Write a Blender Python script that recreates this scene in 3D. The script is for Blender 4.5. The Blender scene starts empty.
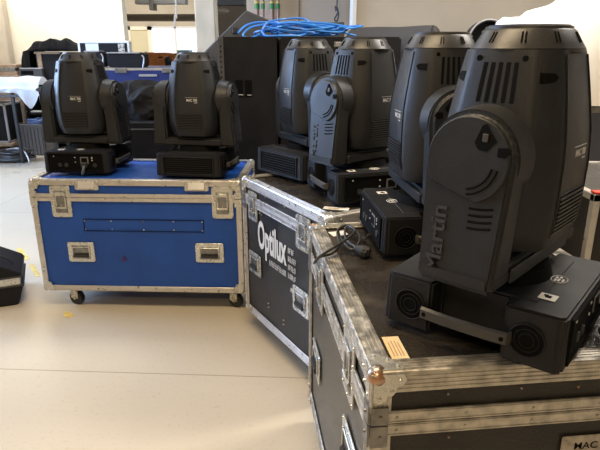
import bpy, bmesh, math, random
from mathutils import Vector, Matrix, noise
PI = math.pi
R = math.radians
random.seed(4)
S = bpy.context.scene
COL = S.collection

# ------------------------------------------------------------ camera, world, light, exposure
F_PX, TILT, CAM_H = 550.58, 0.314, 1.3858
cam_d = bpy.data.cameras.new('camera')
cam_d.sensor_width = 36.0
cam_d.lens = F_PX * 36.0 / 600.0
cam_d.clip_start = 0.05
cam = bpy.data.objects.new('camera', cam_d)
COL.objects.link(cam)
cam.location = (0, 0, CAM_H)
cam.rotation_euler = (PI / 2 - TILT, 0, 0)
S.camera = cam

S.view_settings.view_transform = 'Standard'
S.view_settings.look = 'None'
S.view_settings.gamma = 1
S.view_settings.use_curve_mapping = False
S.view_settings.exposure = 0.0

w = bpy.data.worlds.new('daylight')
S.world = w
w.use_nodes = True
w.node_tree.nodes['Background'].inputs[0].default_value = (0.80, 0.90, 1.0, 1)
w.node_tree.nodes['Background'].inputs[1].default_value = 3.0

def area(name, loc, target, sx, sy, power, color):
    l = bpy.data.lights.new(name, 'AREA')
    l.shape = 'RECTANGLE'; l.size = sx; l.size_y = sy
    l.energy = power; l.color = color
    o = bpy.data.objects.new(name, l)
    COL.objects.link(o)
    o.location = loc
    d = Vector(target) - Vector(loc)
    o.rotation_euler = d.to_track_quat('-Z', 'Y').to_euler()
    return o

CEIL = 3.3
WARM = (1.0, 0.77, 0.48)
NEUT = (1.0, 0.93, 0.84)
COOL = (0.40, 0.60, 1.0)
area('window_daylight', (-5.45, 4.4, 2.0), (-2.0, 4.4, 0.0), 2.6, 1.7, 540, COOL)
area('ceiling_light_wall', (-3.3, 7.2, CEIL - 0.12), (-3.3, 8.3, 1.2), 2.4, 0.3, 84, (1.0, 0.96, 0.90))
area('ceiling_light_mid', (-1.2, 3.9, CEIL - 0.12), (-1.2, 3.9, 0), 1.6, 0.3, 30, (0.90, 0.95, 1.0))
area('ceiling_light_near', (-0.5, 1.3, CEIL - 0.12), (-0.5, 1.3, 0), 1.6, 0.3, 74, WARM)
area('ceiling_light_right', (2.0, 2.7, CEIL - 0.12), (2.0, 3.2, 0), 1.6, 0.3, 115, NEUT)
area('ceiling_light_behind', (-0.6, -1.6, CEIL - 0.12), (-0.6, -1.4, 0), 1.6, 0.3, 46, WARM)
area('hall_light', (-5.5, 16.5, 3.9), (-5.5, 17.5, 0), 5.0, 1.0, 350, NEUT)

# ------------------------------------------------------------ materials
MATS = {}
def mat(name, color, rough=0.5, metal=0.0, bump=0.0, bscale=200.0, var=0.0, vscale=6.0, var_color=None,
        spec=0.5, emit=None, coat=0.0, sheen=0.0, rough_var=0.0, stretch=None, vlo=0.35, vhi=0.65):
    m = bpy.data.materials.new(name)
    m.use_nodes = True
    nt = m.node_tree
    b = nt.nodes['Principled BSDF']
    b.inputs['Base Color'].default_value = (*color, 1)
    b.inputs['Roughness'].default_value = rough
    b.inputs['Metallic'].default_value = metal
    b.inputs['Specular IOR Level'].default_value = spec
    b.inputs['Coat Weight'].default_value = coat
    b.inputs['Sheen Weight'].default_value = sheen
    tc = nt.nodes.new('ShaderNodeTexCoord')
    src = tc.outputs['Object']
    if stretch:
        mp = nt.nodes.new('ShaderNodeMapping')
        mp.inputs['Scale'].default_value = stretch
        nt.links.new(src, mp.inputs['Vector']); src = mp.outputs['Vector']
    if var > 0 or rough_var > 0:
        n = nt.nodes.new('ShaderNodeTexNoise')
        n.inputs['Scale'].default_value = vscale
        n.inputs['Detail'].default_value = 6
        nt.links.new(src, n.inputs['Vector'])
        mr = nt.nodes.new('ShaderNodeMapRange')
        mr.inputs['From Min'].default_value = vlo
        mr.inputs['From Max'].default_value = vhi
        nt.links.new(n.outputs['Fac'], mr.inputs['Value'])
        if var > 0:
            mx = nt.nodes.new('ShaderNodeMix'); mx.data_type = 'RGBA'
            c2 = var_color if var_color else tuple(min(1, c * (1 + var)) for c in color)
            c1 = color if var_color else tuple(c * (1 - var) for c in color)
            mx.inputs['A'].default_value = (*c1, 1)
            mx.inputs['B'].default_value = (*c2, 1)
            nt.links.new(mr.outputs['Result'], mx.inputs['Factor'])
            nt.links.new(mx.outputs['Result'], b.inputs['Base Color'])
        if rough_var > 0:
            mr2 = nt.nodes.new('ShaderNodeMapRange')
            mr2.inputs['To Min'].default_value = max(0.02, rough - rough_var)
            mr2.inputs['To Max'].default_value = min(1, rough + rough_var)
            nt.links.new(mr.outputs['Result'], mr2.inputs['Value'])
            nt.links.new(mr2.outputs['Result'], b.inputs['Roughness'])
    if bump > 0:
        n2 = nt.nodes.new('ShaderNodeTexNoise')
        n2.inputs['Scale'].default_value = bscale
        n2.inputs['Detail'].default_value = 3
        nt.links.new(src, n2.inputs['Vector'])
        bp = nt.nodes.new('ShaderNodeBump')
        bp.inputs['Strength'].default_value = bump
        bp.inputs['Distance'].default_value = 0.002
        nt.links.new(n2.outputs['Fac'], bp.inputs['Height'])
        nt.links.new(bp.outputs['Normal'], b.inputs['Normal'])
    if emit:
        b.inputs['Emission Color'].default_value = (*color, 1)
        b.inputs['Emission Strength'].default_value = emit
    MATS[name] = m
    return m

M_PLASTIC = mat('fixture_plastic', (0.015, 0.016, 0.018), 0.44, spec=0.33, bump=0.35, bscale=420, var=0.10, vscale=9, rough_var=0.06)
M_BASEPL = mat('base_plastic', (0.009, 0.009, 0.010), 0.50, spec=0.28, bump=0.35, bscale=420, var=0.12, vscale=9, rough_var=0.06)
M_CAP = mat('cap_plastic', (0.023, 0.023, 0.024), 0.38, spec=0.4, bump=0.2, bscale=300, rough_var=0.05, var=0.1)
M_DARK = mat('dark_recess', (0.003, 0.003, 0.003), 0.85, spec=0.1)
M_HANDLE = mat('handle_rubber', (0.055, 0.052, 0.047), 0.48, spec=0.35, bump=0.2, bscale=200)
M_RING = mat('grille_plastic', (0.014, 0.014, 0.014), 0.7, spec=0.15)
M_GREYTXT = mat('grey_print', (0.50, 0.50, 0.49), 0.6)
M_WHITE = mat('white_print', (0.62, 0.61, 0.58), 0.6)
M_DIMTXT = mat('moulded_letters', (0.026, 0.026, 0.027), 0.6)
M_ALU = mat('aluminium', (0.60, 0.575, 0.54), 0.32, metal=0.7, var=0.07, vscale=30, rough_var=0.05)
M_ALUW = mat('worn_aluminium', (0.47, 0.44, 0.385), 0.40, metal=0.75, bump=0.25, bscale=60, var=0.28, vscale=38, rough_var=0.12)
M_STEEL = mat('zinc_steel', (0.56, 0.555, 0.51), 0.28, metal=0.7, var=0.08, vscale=30, rough_var=0.1)
M_STEELD = mat('dull_steel', (0.22, 0.215, 0.20), 0.40, metal=0.8, bump=0.12, bscale=60, var=0.3, vscale=30)
M_BALL = mat('worn_corner_ball', (0.42, 0.37, 0.31), 0.28, metal=0.85, var=0.3, vscale=30, var_color=(0.50, 0.27, 0.15))
M_BLUE = mat('blue_laminate', (0.010, 0.062, 0.31), 0.45, spec=0.35, bump=0.5, bscale=260, var=0.12, vscale=5)
M_BLACKP = mat('black_laminate', (0.022, 0.020, 0.017), 0.46, spec=0.35, bump=0.7, bscale=160, var=0.5, vscale=5, rough_var=0.1)
M_BLACKT = mat('scuffed_black_laminate', (0.026, 0.022, 0.018), 0.42, bump=0.8, bscale=120, var=1.0, vscale=9,
               var_color=(0.075, 0.062, 0.046), rough_var=0.15, vlo=0.5, vhi=0.8)
M_GREYSCUFF = mat('scuffed_side_laminate', (0.052, 0.047, 0.037), 0.50, bump=0.8, bscale=80, var=1.0, vscale=5,
                  var_color=(0.20, 0.185, 0.15), rough_var=0.15, stretch=(1, 0.6, 3.2), vlo=0.52, vhi=0.78)
M_BLACKSP = mat('speaker_paint', (0.008, 0.008, 0.010), 0.6, spec=0.2, bump=0.6, bscale=220, var=0.3, vscale=8)
M_SPSLOPE = mat('grey_speaker_paint', (0.055, 0.055, 0.058), 0.6, bump=0.4, bscale=220, var=0.15, vscale=6)
M_RUBBER = mat('rubber', (0.018, 0.018, 0.018), 0.6)
M_CABLE = mat('black_cable', (0.030, 0.029, 0.028), 0.45)
M_BLUECAB = mat('blue_cable', (0.035, 0.22, 0.66), 0.35)
M_CLOTH = mat('black_cloth', (0.011, 0.011, 0.013), 0.8, bump=0.8, bscale=90, spec=0.25)
M_GREYCL = mat('grey_cloth', (0.058, 0.055, 0.055), 0.85, bump=0.8, bscale=90)
M_WHCLOTH = mat('white_cloth', (0.88, 0.86, 0.82), 0.75, bump=0.4, bscale=40)
M_PLASTW = mat('white_plastic_sheet', (0.78, 0.80, 0.84), 0.30, bump=0.4, bscale=25)
M_WALLC = mat('cream_wall', (0.80, 0.74, 0.60), 0.7, bump=0.3, bscale=60, var=0.04, vscale=2)
M_WALLB = mat('beige_wall', (0.50, 0.44, 0.35), 0.75, bump=0.3, bscale=60, var=0.06, vscale=2)
M_WALLD = mat('shade_brown_wall', (0.16, 0.13, 0.105), 0.75, var=0.1, vscale=2)  # dimness of the less lit hall wall, put into the colour as dark brown
M_CEIL = mat('ceiling_paint', (0.44, 0.42, 0.38), 0.8, var=0.05)
M_PILLAR = mat('pillar_plaster', (0.52, 0.47, 0.38), 0.8, bump=1.0, bscale=14, var=0.12, vscale=5, stretch=(1, 1, 0.4))
M_BEAM = mat('beam_paint', (0.20, 0.17, 0.13), 0.7)
M_DOOR = mat('door_paint', (0.62, 0.56, 0.38), 0.6)
M_WOOD = mat('orange_plywood', (0.62, 0.22, 0.07), 0.55, var=0.3, vscale=12, stretch=(1, 1, 5))
M_WOODL = mat('raw_wood', (0.30, 0.22, 0.15), 0.7, var=0.3, vscale=14, stretch=(1, 1, 6))
M_TAPE = mat('yellow_tape', (0.68, 0.50, 0.13), 0.6, var=0.25, vscale=30)
M_STICK = mat('paper_sticker', (0.70, 0.55, 0.33), 0.6, var=0.08, vscale=60)
M_STICKW = mat('white_sticker', (0.74, 0.72, 0.67), 0.6)
M_PLATE = mat('label_plate', (0.34, 0.30, 0.25), 0.5, metal=0.3, var=0.3, vscale=50)
M_RED = mat('red_tape', (0.60, 0.05, 0.02), 0.5)
M_GREEN = mat('green_tape', (0.03, 0.22, 0.06), 0.5)
M_YEL = mat('yellow_band', (0.6, 0.5, 0.06), 0.5)
M_PINK = mat('copper_pipe', (0.32, 0.20, 0.17), 0.45, metal=0.3)
M_CRATE = mat('grey_crate_plastic', (0.10, 0.09, 0.082), 0.6)
M_LIGHTG = mat('grey_enamel', (0.34, 0.34, 0.35), 0.4, metal=0.2)
M_PALEB = mat('pale_blue_plastic', (0.30, 0.50, 0.66), 0.5)
M_SLATE = mat('slate_board', (0.055, 0.060, 0.085), 0.5)
M_TUBE = mat('lamp_diffuser', (1.0, 0.95, 0.88), 0.4, emit=2.5)
M_TUBEW = mat('warm_lamp_diffuser', (1.0, 0.86, 0.66), 0.4, emit=2.5)
M_WINFR = mat('window_frame_paint', (0.72, 0.72, 0.70), 0.5)
M_PURPLE = mat('purple_spot', (0.04, 0.005, 0.09), 0.5)
M_GLASS = bpy.data.materials.new('window_glass'); M_GLASS.use_nodes = True
_nt = M_GLASS.node_tree; _nt.nodes.remove(_nt.nodes['Principled BSDF'])
_t = _nt.nodes.new('ShaderNodeBsdfTransparent'); _g = _nt.nodes.new('ShaderNodeBsdfGlossy'); _g.inputs['Roughness'].default_value = 0.05
_m = _nt.nodes.new('ShaderNodeMixShader'); _m.inputs[0].default_value = 0.06
_nt.links.new(_t.outputs[0], _m.inputs[1]); _nt.links.new(_g.outputs[0], _m.inputs[2])
_nt.links.new(_m.outputs[0], _nt.nodes['Material Output'].inputs['Surface'])

# floor: worn sealed concrete with faint slab joints
M_FLOOR = mat('sealed_concrete', (0.53, 0.47, 0.37), 0.30, bump=0.25, bscale=9, var=0.03, vscale=1.2, rough_var=0.03)
nt = M_FLOOR.node_tree
_b = nt.nodes['Principled BSDF']
_src = _b.inputs['Base Color'].links[0].from_socket
_tc = [n for n in nt.nodes if n.type == 'TEX_COORD'][0]
_mp = nt.nodes.new('ShaderNodeMapping'); _mp.inputs['Location'].default_value = (3.0, 0.31, 0)
_mp.inputs['Rotation'].default_value = (0, 0, R(3))
_br = nt.nodes.new('ShaderNodeTexBrick')
_br.offset = 0.0
for k, v in (('Scale', 1.0), ('Mortar Size', 0.004), ('Mortar Smooth', 0.3), ('Brick Width', 9.0), ('Row Height', 2.4)):
    _br.inputs[k].default_value = v
_br.inputs['Color1'].default_value = (1, 1, 1, 1); _br.inputs['Color2'].default_value = (1, 1, 1, 1)
_br.inputs['Mortar'].default_value = (0.62, 0.58, 0.52, 1)
_sp = nt.nodes.new('ShaderNodeTexNoise'); _sp.inputs['Scale'].default_value = 55; _sp.inputs['Detail'].default_value = 4
_cr = nt.nodes.new('ShaderNodeValToRGB')
_cr.color_ramp.elements[0].position = 0.28; _cr.color_ramp.elements[0].color = (0.90, 0.88, 0.85, 1)
_cr.color_ramp.elements[1].position = 0.42; _cr.color_ramp.elements[1].color = (1, 1, 1, 1)
_x1 = nt.nodes.new('ShaderNodeMix'); _x1.data_type = 'RGBA'; _x1.blend_type = 'MULTIPLY'; _x1.inputs['Factor'].default_value = 1
_x2 = nt.nodes.new('ShaderNodeMix'); _x2.data_type = 'RGBA'; _x2.blend_type = 'MULTIPLY'; _x2.inputs['Factor'].default_value = 1
nt.links.new(_tc.outputs['Object'], _mp.inputs['Vector']); nt.links.new(_mp.outputs[0], _br.inputs['Vector'])
nt.links.new(_tc.outputs['Object'], _sp.inputs['Vector']); nt.links.new(_sp.outputs['Fac'], _cr.inputs['Fac'])
nt.links.new(_src, _x1.inputs['A']); nt.links.new(_br.outputs['Color'], _x1.inputs['B'])
nt.links.new(_x1.outputs['Result'], _x2.inputs['A']); nt.links.new(_cr.outputs['Color'], _x2.inputs['B'])
nt.links.new(_x2.outputs['Result'], _b.inputs['Base Color'])

# ------------------------------------------------------------ mesh helpers
def at(px, py, Y):
    """point of the room seen at pixel (px,py) at distance Y along the floor"""
    u = (px - 300) / F_PX; v = -(py - 225) / F_PX
    c, s = math.cos(TILT), math.sin(TILT)
    d = Vector((u, c + v * s, -s + v * c)); k = Y / d.y
    return Vector((d.x * k, Y, d.z * k + CAM_H))

def BM(): return bmesh.new()
I4 = Matrix.Identity(4)

def _merge(dst, src, M=None):
    me = bpy.data.meshes.new('t'); src.to_mesh(me); src.free()
    if M is not None: me.transform(M)
    dst.from_mesh(me); bpy.data.meshes.remove(me)

def box(bm, x0, x1, y0, y1, z0, z1, bev=0.0, M=None, seg=1):
    t = bmesh.new()
    bmesh.ops.create_cube(t, size=1)
    for v in t.verts:
        v.co = Vector(((x0 + x1) / 2 + v.co.x * (x1 - x0), (y0 + y1) / 2 + v.co.y * (y1 - y0), (z0 + z1) / 2 + v.co.z * (z1 - z0)))
    if bev > 0:
        bmesh.ops.bevel(t, geom=t.edges[:], offset=bev, segments=seg, affect='EDGES', clamp_overlap=True)
    _merge(bm, t, M)

def prism(bm, pts, z0, z1, bev=0.0, M=None, seg=2, sc=1.0):
    """extrude a 2D outline (x,y) from z0 to z1; the top outline may be scaled"""
    t = bmesh.new()
    a = [t.verts.new((p[0], p[1], z0)) for p in pts]
    b = [t.verts.new((p[0] * sc, p[1] * sc, z1)) for p in pts]
    t.faces.new(list(reversed(a))); t.faces.new(b)
    n = len(pts)
    for i in range(n): t.faces.new((a[i], a[(i + 1) % n], b[(i + 1) % n], b[i]))
    bmesh.ops.recalc_face_normals(t, faces=t.faces[:])
    if bev > 0:
        bmesh.ops.bevel(t, geom=t.edges[:], offset=bev, segments=seg, affect='EDGES', clamp_overlap=True)
    _merge(bm, t, M)

def cyl(bm, p0, p1, r0, r1=None, n=20, cap=True):
    p0 = Vector(p0); p1 = Vector(p1); r1 = r0 if r1 is None else r1
    d = (p1 - p0); L = d.length
    q = d.to_track_quat('Z', 'Y').to_matrix().to_4x4()
    t = bmesh.new()
    bmesh.ops.create_cone(t, cap_ends=cap, segments=n, radius1=r0, radius2=r1, depth=L)
    _merge(bm, t, Matrix.Translation((p0 + p1) / 2) @ q)

def lathe(bm, prof, n=28, M=None):
    t = bmesh.new(); rings = []
    for r, z in prof:
        if r < 1e-6: rings.append([t.verts.new((0, 0, z))])
        else: rings.append([t.verts.new((r * math.cos(2 * PI * i / n), r * math.sin(2 * PI * i / n), z)) for i in range(n)])
    for a, b in zip(rings, rings[1:]):
        for i in range(n):
            j = (i + 1) % n
            if len(a) == 1 and len(b) == 1: continue
            if len(a) == 1: t.faces.new((a[0], b[j], b[i]))
            elif len(b) == 1: t.faces.new((a[i], a[j], b[0]))
            else: t.faces.new((a[i], a[j], b[j], b[i]))
    bmesh.ops.recalc_face_normals(t, faces=t.faces[:])
    _merge(bm, t, M)

def tube(bm, pts, r, n=8, smooth=4):
    P = [Vector(p) for p in pts]
    if smooth > 1 and len(P) > 2:
        Q = []
        for i in range(len(P) - 1):
            p0 = P[max(i - 1, 0)]; p1 = P[i]; p2 = P[i + 1]; p3 = P[min(i + 2, len(P) - 1)]
            for k in range(smooth):
                s = k / smooth
                Q.append(0.5 * ((2 * p1) + (-p0 + p2) * s + (2 * p0 - 5 * p1 + 4 * p2 - p3) * s * s + (-p0 + 3 * p1 - 3 * p2 + p3) * s ** 3))
        Q.append(P[-1]); P = Q
    t = bmesh.new(); rings = []
    up = Vector((0, 0, 1)); prev = None
    for i, p in enumerate(P):
        d = (P[min(i + 1, len(P) - 1)] - P[max(i - 1, 0)])
        if d.length < 1e-9: d = Vector((1, 0, 0))
        d.normalize()
        if prev is None:
            a = d.cross(up)
            if a.length < 1e-3: a = d.cross(Vector((0, 1, 0)))
        else:
            a = prev - d * prev.dot(d)
            if a.length < 1e-3: a = d.cross(up)
        a.normalize(); prev = a; b = d.cross(a)
        rings.append([t.verts.new(p + r * (a * math.cos(2 * PI * k / n) + b * math.sin(2 * PI * k / n))) for k in range(n)])
    for A, B in zip(rings, rings[1:]):
        for k in range(n): t.faces.new((A[k], A[(k + 1) % n], B[(k + 1) % n], B[k]))
    t.faces.new(list(reversed(rings[0]))); t.faces.new(rings[-1])
    _merge(bm, t)

def text(bm, s, M, width=None, height=None, ext=0.0008, bold=0.0, space=1.0):
    cu = bpy.data.curves.new('t', 'FONT'); cu.body = s; cu.extrude = 0.5; cu.offset = bold; cu.space_character = space
    cu.resolution_u = 3
    o = bpy.data.objects.new('t', cu)
    COL.objects.link(o)
    dg = bpy.context.evaluated_depsgraph_get()
    me = bpy.data.meshes.new_from_object(o.evaluated_get(dg))
    bpy.data.objects.remove(o)
    xs = [v.co.x for v in me.vertices]; ys = [v.co.y for v in me.vertices]
    w0, h0 = max(xs) - min(xs), max(ys) - min(ys)
    sx = width / w0 if width else None; sy = height / h0 if height else None
    sx = sx or sy; sy = sy or sx
    cx, cy = (max(xs) + min(xs)) / 2, (max(ys) + min(ys)) / 2
    me.transform(Matrix.Diagonal((sx, sy, ext, 1)) @ Matrix.Translation((-cx, -cy, 0)))
    me.transform(M)
    bm.from_mesh(me)
    bpy.data.meshes.remove(me)

def frame(o, right, up):
    """matrix whose x = right, y = up, z = outward"""
    r = Vector(right).normalized(); u = Vector(up); u = (u - r * u.dot(r)).normalized(); n = r.cross(u)
    M = Matrix.Identity(4)
    for i in range(3):
        M[i][0] = r[i]; M[i][1] = u[i]; M[i][2] = n[i]; M[i][3] = o[i]
    return M

def build(name, bm, m, parent=None, smooth=35, loc=None):
    me = bpy.data.meshes.new(name)
    bm.normal_update()
    ang = R(smooth)
    for f in bm.faces: f.smooth = True
    for e in bm.edges:
        e.smooth = not (len(e.link_faces) == 2 and e.calc_face_angle(0) > ang)
    if loc is not None:
        bmesh.ops.translate(bm, verts=bm.verts[:], vec=-Vector(loc))
    bm.to_mesh(me); bm.free()
    for mm in (m if isinstance(m, (list, tuple)) else [m]): me.materials.append(mm)
    o = bpy.data.objects.new(name, me)
    COL.objects.link(o)
    if parent: o.parent = parent
    if loc is not None: o.location = loc
    return o

def empty(name, loc, rz=0):
    o = bpy.data.objects.new(name, None); COL.objects.link(o)
    o.empty_display_size = 0.05
    o.location = loc; o.rotation_euler = (0, 0, rz)
    return o

def tag(o, label, cat, group=None):
    o['label'] = label; o['category'] = cat
    if group: o['group'] = group
    return o

def struct(name, bm, m, smooth=35):
    o = build(name, bm, m, None, smooth); o['kind'] = 'structure'; return o

CH = {}
def copy_tree(o, parent=None):
    c = o.copy(); COL.objects.link(c); c.parent = parent
    for ch in [k for k in ALL if k.parent == o]: copy_tree(ch, c)
    return c

# ------------------------------------------------------------ the room
b = BM(); box(b, -9.5, 4.6, -3.2, 21.2, -0.12, 0.0); struct('floor', b, M_FLOOR)
b = BM(); box(b, -5.2, 4.6, -3.2, 8.6, CEIL, CEIL + 0.15); struct('ceiling', b, M_CEIL)
b = BM(); box(b, -9.5, 4.6, 8.6, 21.2, 4.2, 4.35); struct('ceiling_hall', b, M_CEIL)
b = BM(); box(b, -9.5, 4.6, 8.6, 8.75, 3.02, 4.35); struct('trim_1', b, M_BEAM)
# near left wall with a big daylight window (outside the frame)
b = BM()
box(b, -4.75, -4.55, -3.2, 2.9, 0, CEIL); box(b, -4.75, -4.55, 5.9, 8.6, 0, CEIL)
box(b, -4.75, -4.55, 2.9, 5.9, 0, 1.0); box(b, -4.75, -4.55, 2.9, 5.9, 2.9, CEIL)
struct('wall_left', b, M_WALLC)
b = BM()
for yy in (2.93, 3.9, 4.87, 5.87): box(b, -4.70, -4.62, yy - 0.03, yy + 0.03, 1.0, 2.9)
for zz in (1.03, 2.87): box(b, -4.70, -4.62, 2.9, 5.9, zz - 0.03, zz + 0.03)
wn = struct('window_1', b, M_WINFR)
b = BM(); box(b, -4.665, -4.655, 2.95, 5.85, 1.05, 2.85); build('window_pane', b, M_GLASS, wn)
# cream wall across the left back, ending in a free edge
xe = at(123, 20, 8.3).x
b = BM(); box(b, -4.75, xe, 8.3, 8.5, 0, CEIL); struct('wall_back', b, M_WALLC)
b = BM(); box(b, -4.55, at(9, 40, 8.2).x, 8.12, 8.3, 0, CEIL, 0.02); struct('trim_2', b, M_WALLB)
b = BM(); box(b, -4.75, 4.6, -3.2, -3.0, 0, CEIL); struct('wall_behind', b, M_WALLB)
b = BM(); box(b, 4.4, 4.6, -3.2, 8.6, 0, CEIL); struct('wall_right', b, M_WALLB)
# right back walls
xr = at(356, 20, 5.9).x
b = BM(); box(b, xr, 4.4, 5.9, 6.1, 0, CEIL); struct('wall_back_right', b, M_WALLB)
b = BM(); box(b, xr - 0.045, xr, 5.86, 6.14, 0, CEIL, 0.004); struct('trim_3', b, M_WINFR)
xl = at(247, 20, 7.6).x
b = BM(); box(b, xl, 2.2, 7.6, 7.8, 0, CEIL); struct('wall_back_middle', b, mat('light_beige_wall', (0.60, 0.50, 0.39), 0.75, var=0.05, vscale=2))
b = BM(); box(b, at(214, 30, 11.5).x, 1.0, 11.5, 11.7, 0, 4.3); struct('wall_hall_middle', b, M_WALLD)
# far hall
b = BM()
wx0, wx1 = at(146, 40, 20.8).x, at(205, 40, 20.8).x
wz1, wz0 = at(160, 26, 20.8).z, at(160, 56, 20.8).z
box(b, -9.5, wx0, 20.8, 21.0, 0, 4.3); box(b, wx1, 1.0, 20.8, 21.0, 0, 4.3)
box(b, wx0, wx1, 20.8, 21.0, 0, wz0); box(b, wx0, wx1, 20.8, 21.0, wz1, 4.3)
struct('wall_hall_back', b, M_WALLB)
b = BM()
for t in (0, 0.5, 1):
    x = wx0 + (wx1 - wx0) * t; box(b, x - 0.04, x + 0.04, 20.82, 20.9, wz0, wz1)
box(b, wx0, wx1, 20.82, 20.9, wz0, wz0 + 0.08); box(b, wx0, wx1, 20.82, 20.9, wz1 - 0.08, wz1)
wn = struct('window_2', b, M_WINFR)
b = BM(); box(b, wx0, wx1, 20.85, 20.86, wz0, wz1); build('window_pane', b, M_GLASS, wn)
b = BM(); box(b, -9.7, -9.5, 8.3, 21.2, 0, 4.3); struct('wall_hall_left', b, M_WALLB)
b = BM(); box(b, -9.5, -4.55, 8.3, 8.5, 0, 4.3); struct('wall_hall_near', b, M_WALLB)
# open door in the far hall
p0, p1 = at(130, 30, 20.6), at(147, 30, 20.6)
b = BM(); box(b, p0.x, p1.x, 20.66, 20.74, 0, p0.z, 0.01)
dr = struct('door_1', b, M_DOOR)
b = BM(); box(b, p0.x - 0.12, p0.x, 20.62, 20.8, 0, p0.z + 0.12); box(b, p1.x, p1.x + 0.12, 20.62, 20.8, 0, p0.z + 0.12)
box(b, p0.x - 0.12, p1.x + 0.12, 20.62, 20.8, p0.z, p0.z + 0.12); build('door_frame', b, M_WALLC, dr)
b = BM(); box(b, p1.x - 0.16, p1.x - 0.06, 20.58, 20.66, 1.0, 1.2, 0.01); build('door_handle', b, M_STEELD, dr)
# long dark beam of the far hall
z1, z0 = at(160, 14, 14).z, at(160, 21, 14).z
b = BM(); box(b, -9.5, -1.0, 14, 14.3, z0, z1, 0.02); box(b, -9.5, -1.0, 13.9, 14.0, z0 + 0.10, z0 + 0.13)
struct('trim_4', b, M_BEAM)
# pillar
p0, p1 = at(196, 40, 8.0), at(216, 40, 8.0)
b = BM(); box(b, p0.x, p1.x, 8.0, 8.3, 0, CEIL, 0.015); struct('pillar_1', b, M_PILLAR)

# ------------------------------------------------------------ moving-head stage lights
def a_of(z):
    T = [(.200, .092), (.208, .107), (.240, .1165), (.275, .1215), (.33, .1235), (.38, .1240), (.43, .1205), (.50, .1095), (.54, .1025), (.572, .0965), (.580, .0945)]
    if z <= T[0][0]: return T[0][1]
    for (z0, a0), (z1, a1) in zip(T, T[1:]):
        if z <= z1: return a0 + (a1 - a0) * (z - z0) / (z1 - z0)
    return T[-1][1]
FX, FY = 1.08, 0.99           # the head is a little deeper than wide
def surf(face, t, z, off=0.0):
    a = a_of(z)
    if face == 'X+': return Vector((a * FX + off, t, z))
    if face == 'X-': return Vector((-a * FX - off, -t, z))
    if face == 'Y+': return Vector((-t, a * FY + off, z))
    if face == 'Y-': return Vector((t, -a * FY - off, z))
    k = 0.80          # chamfers between the flat faces
    sx, sy = {'C1': (1, -1), 'C2': (1, 1), 'C3': (-1, 1), 'C4': (-1, -1)}[face]
    n = Vector((sx, sy, 0)).normalized(); tg = Vector((-n.y, n.x, 0))
    return Vector((sx * a * FX * k, sy * a * FY * k, z)) + n * off + tg * t
def strip(bm, face, ts, w, z0, z1, off=0.001, n=6, th=0.003):
    t = bmesh.new(); rows = []
    for i in range(n + 1):
        z = z0 + (z1 - z0) * i / n; k = a_of(z) / 0.1275
        rows.append([t.verts.new(surf(face, ts * k - w / 2, z, off)), t.verts.new(surf(face, ts * k + w / 2, z, off)),
                     t.verts.new(surf(face, ts * k + w / 2, z, off - th)), t.verts.new(surf(face, ts * k - w / 2, z, off - th))])
    for A, B in zip(rows, rows[1:]):
        for k in range(4): t.faces.new((A[k], A[(k + 1) % 4], B[(k + 1) % 4], B[k]))
    t.faces.new(rows[0][::-1]); t.faces.new(rows[-1])
    bmesh.ops.recalc_face_normals(t, faces=t.faces[:])
    _merge(bm, t)

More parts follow.
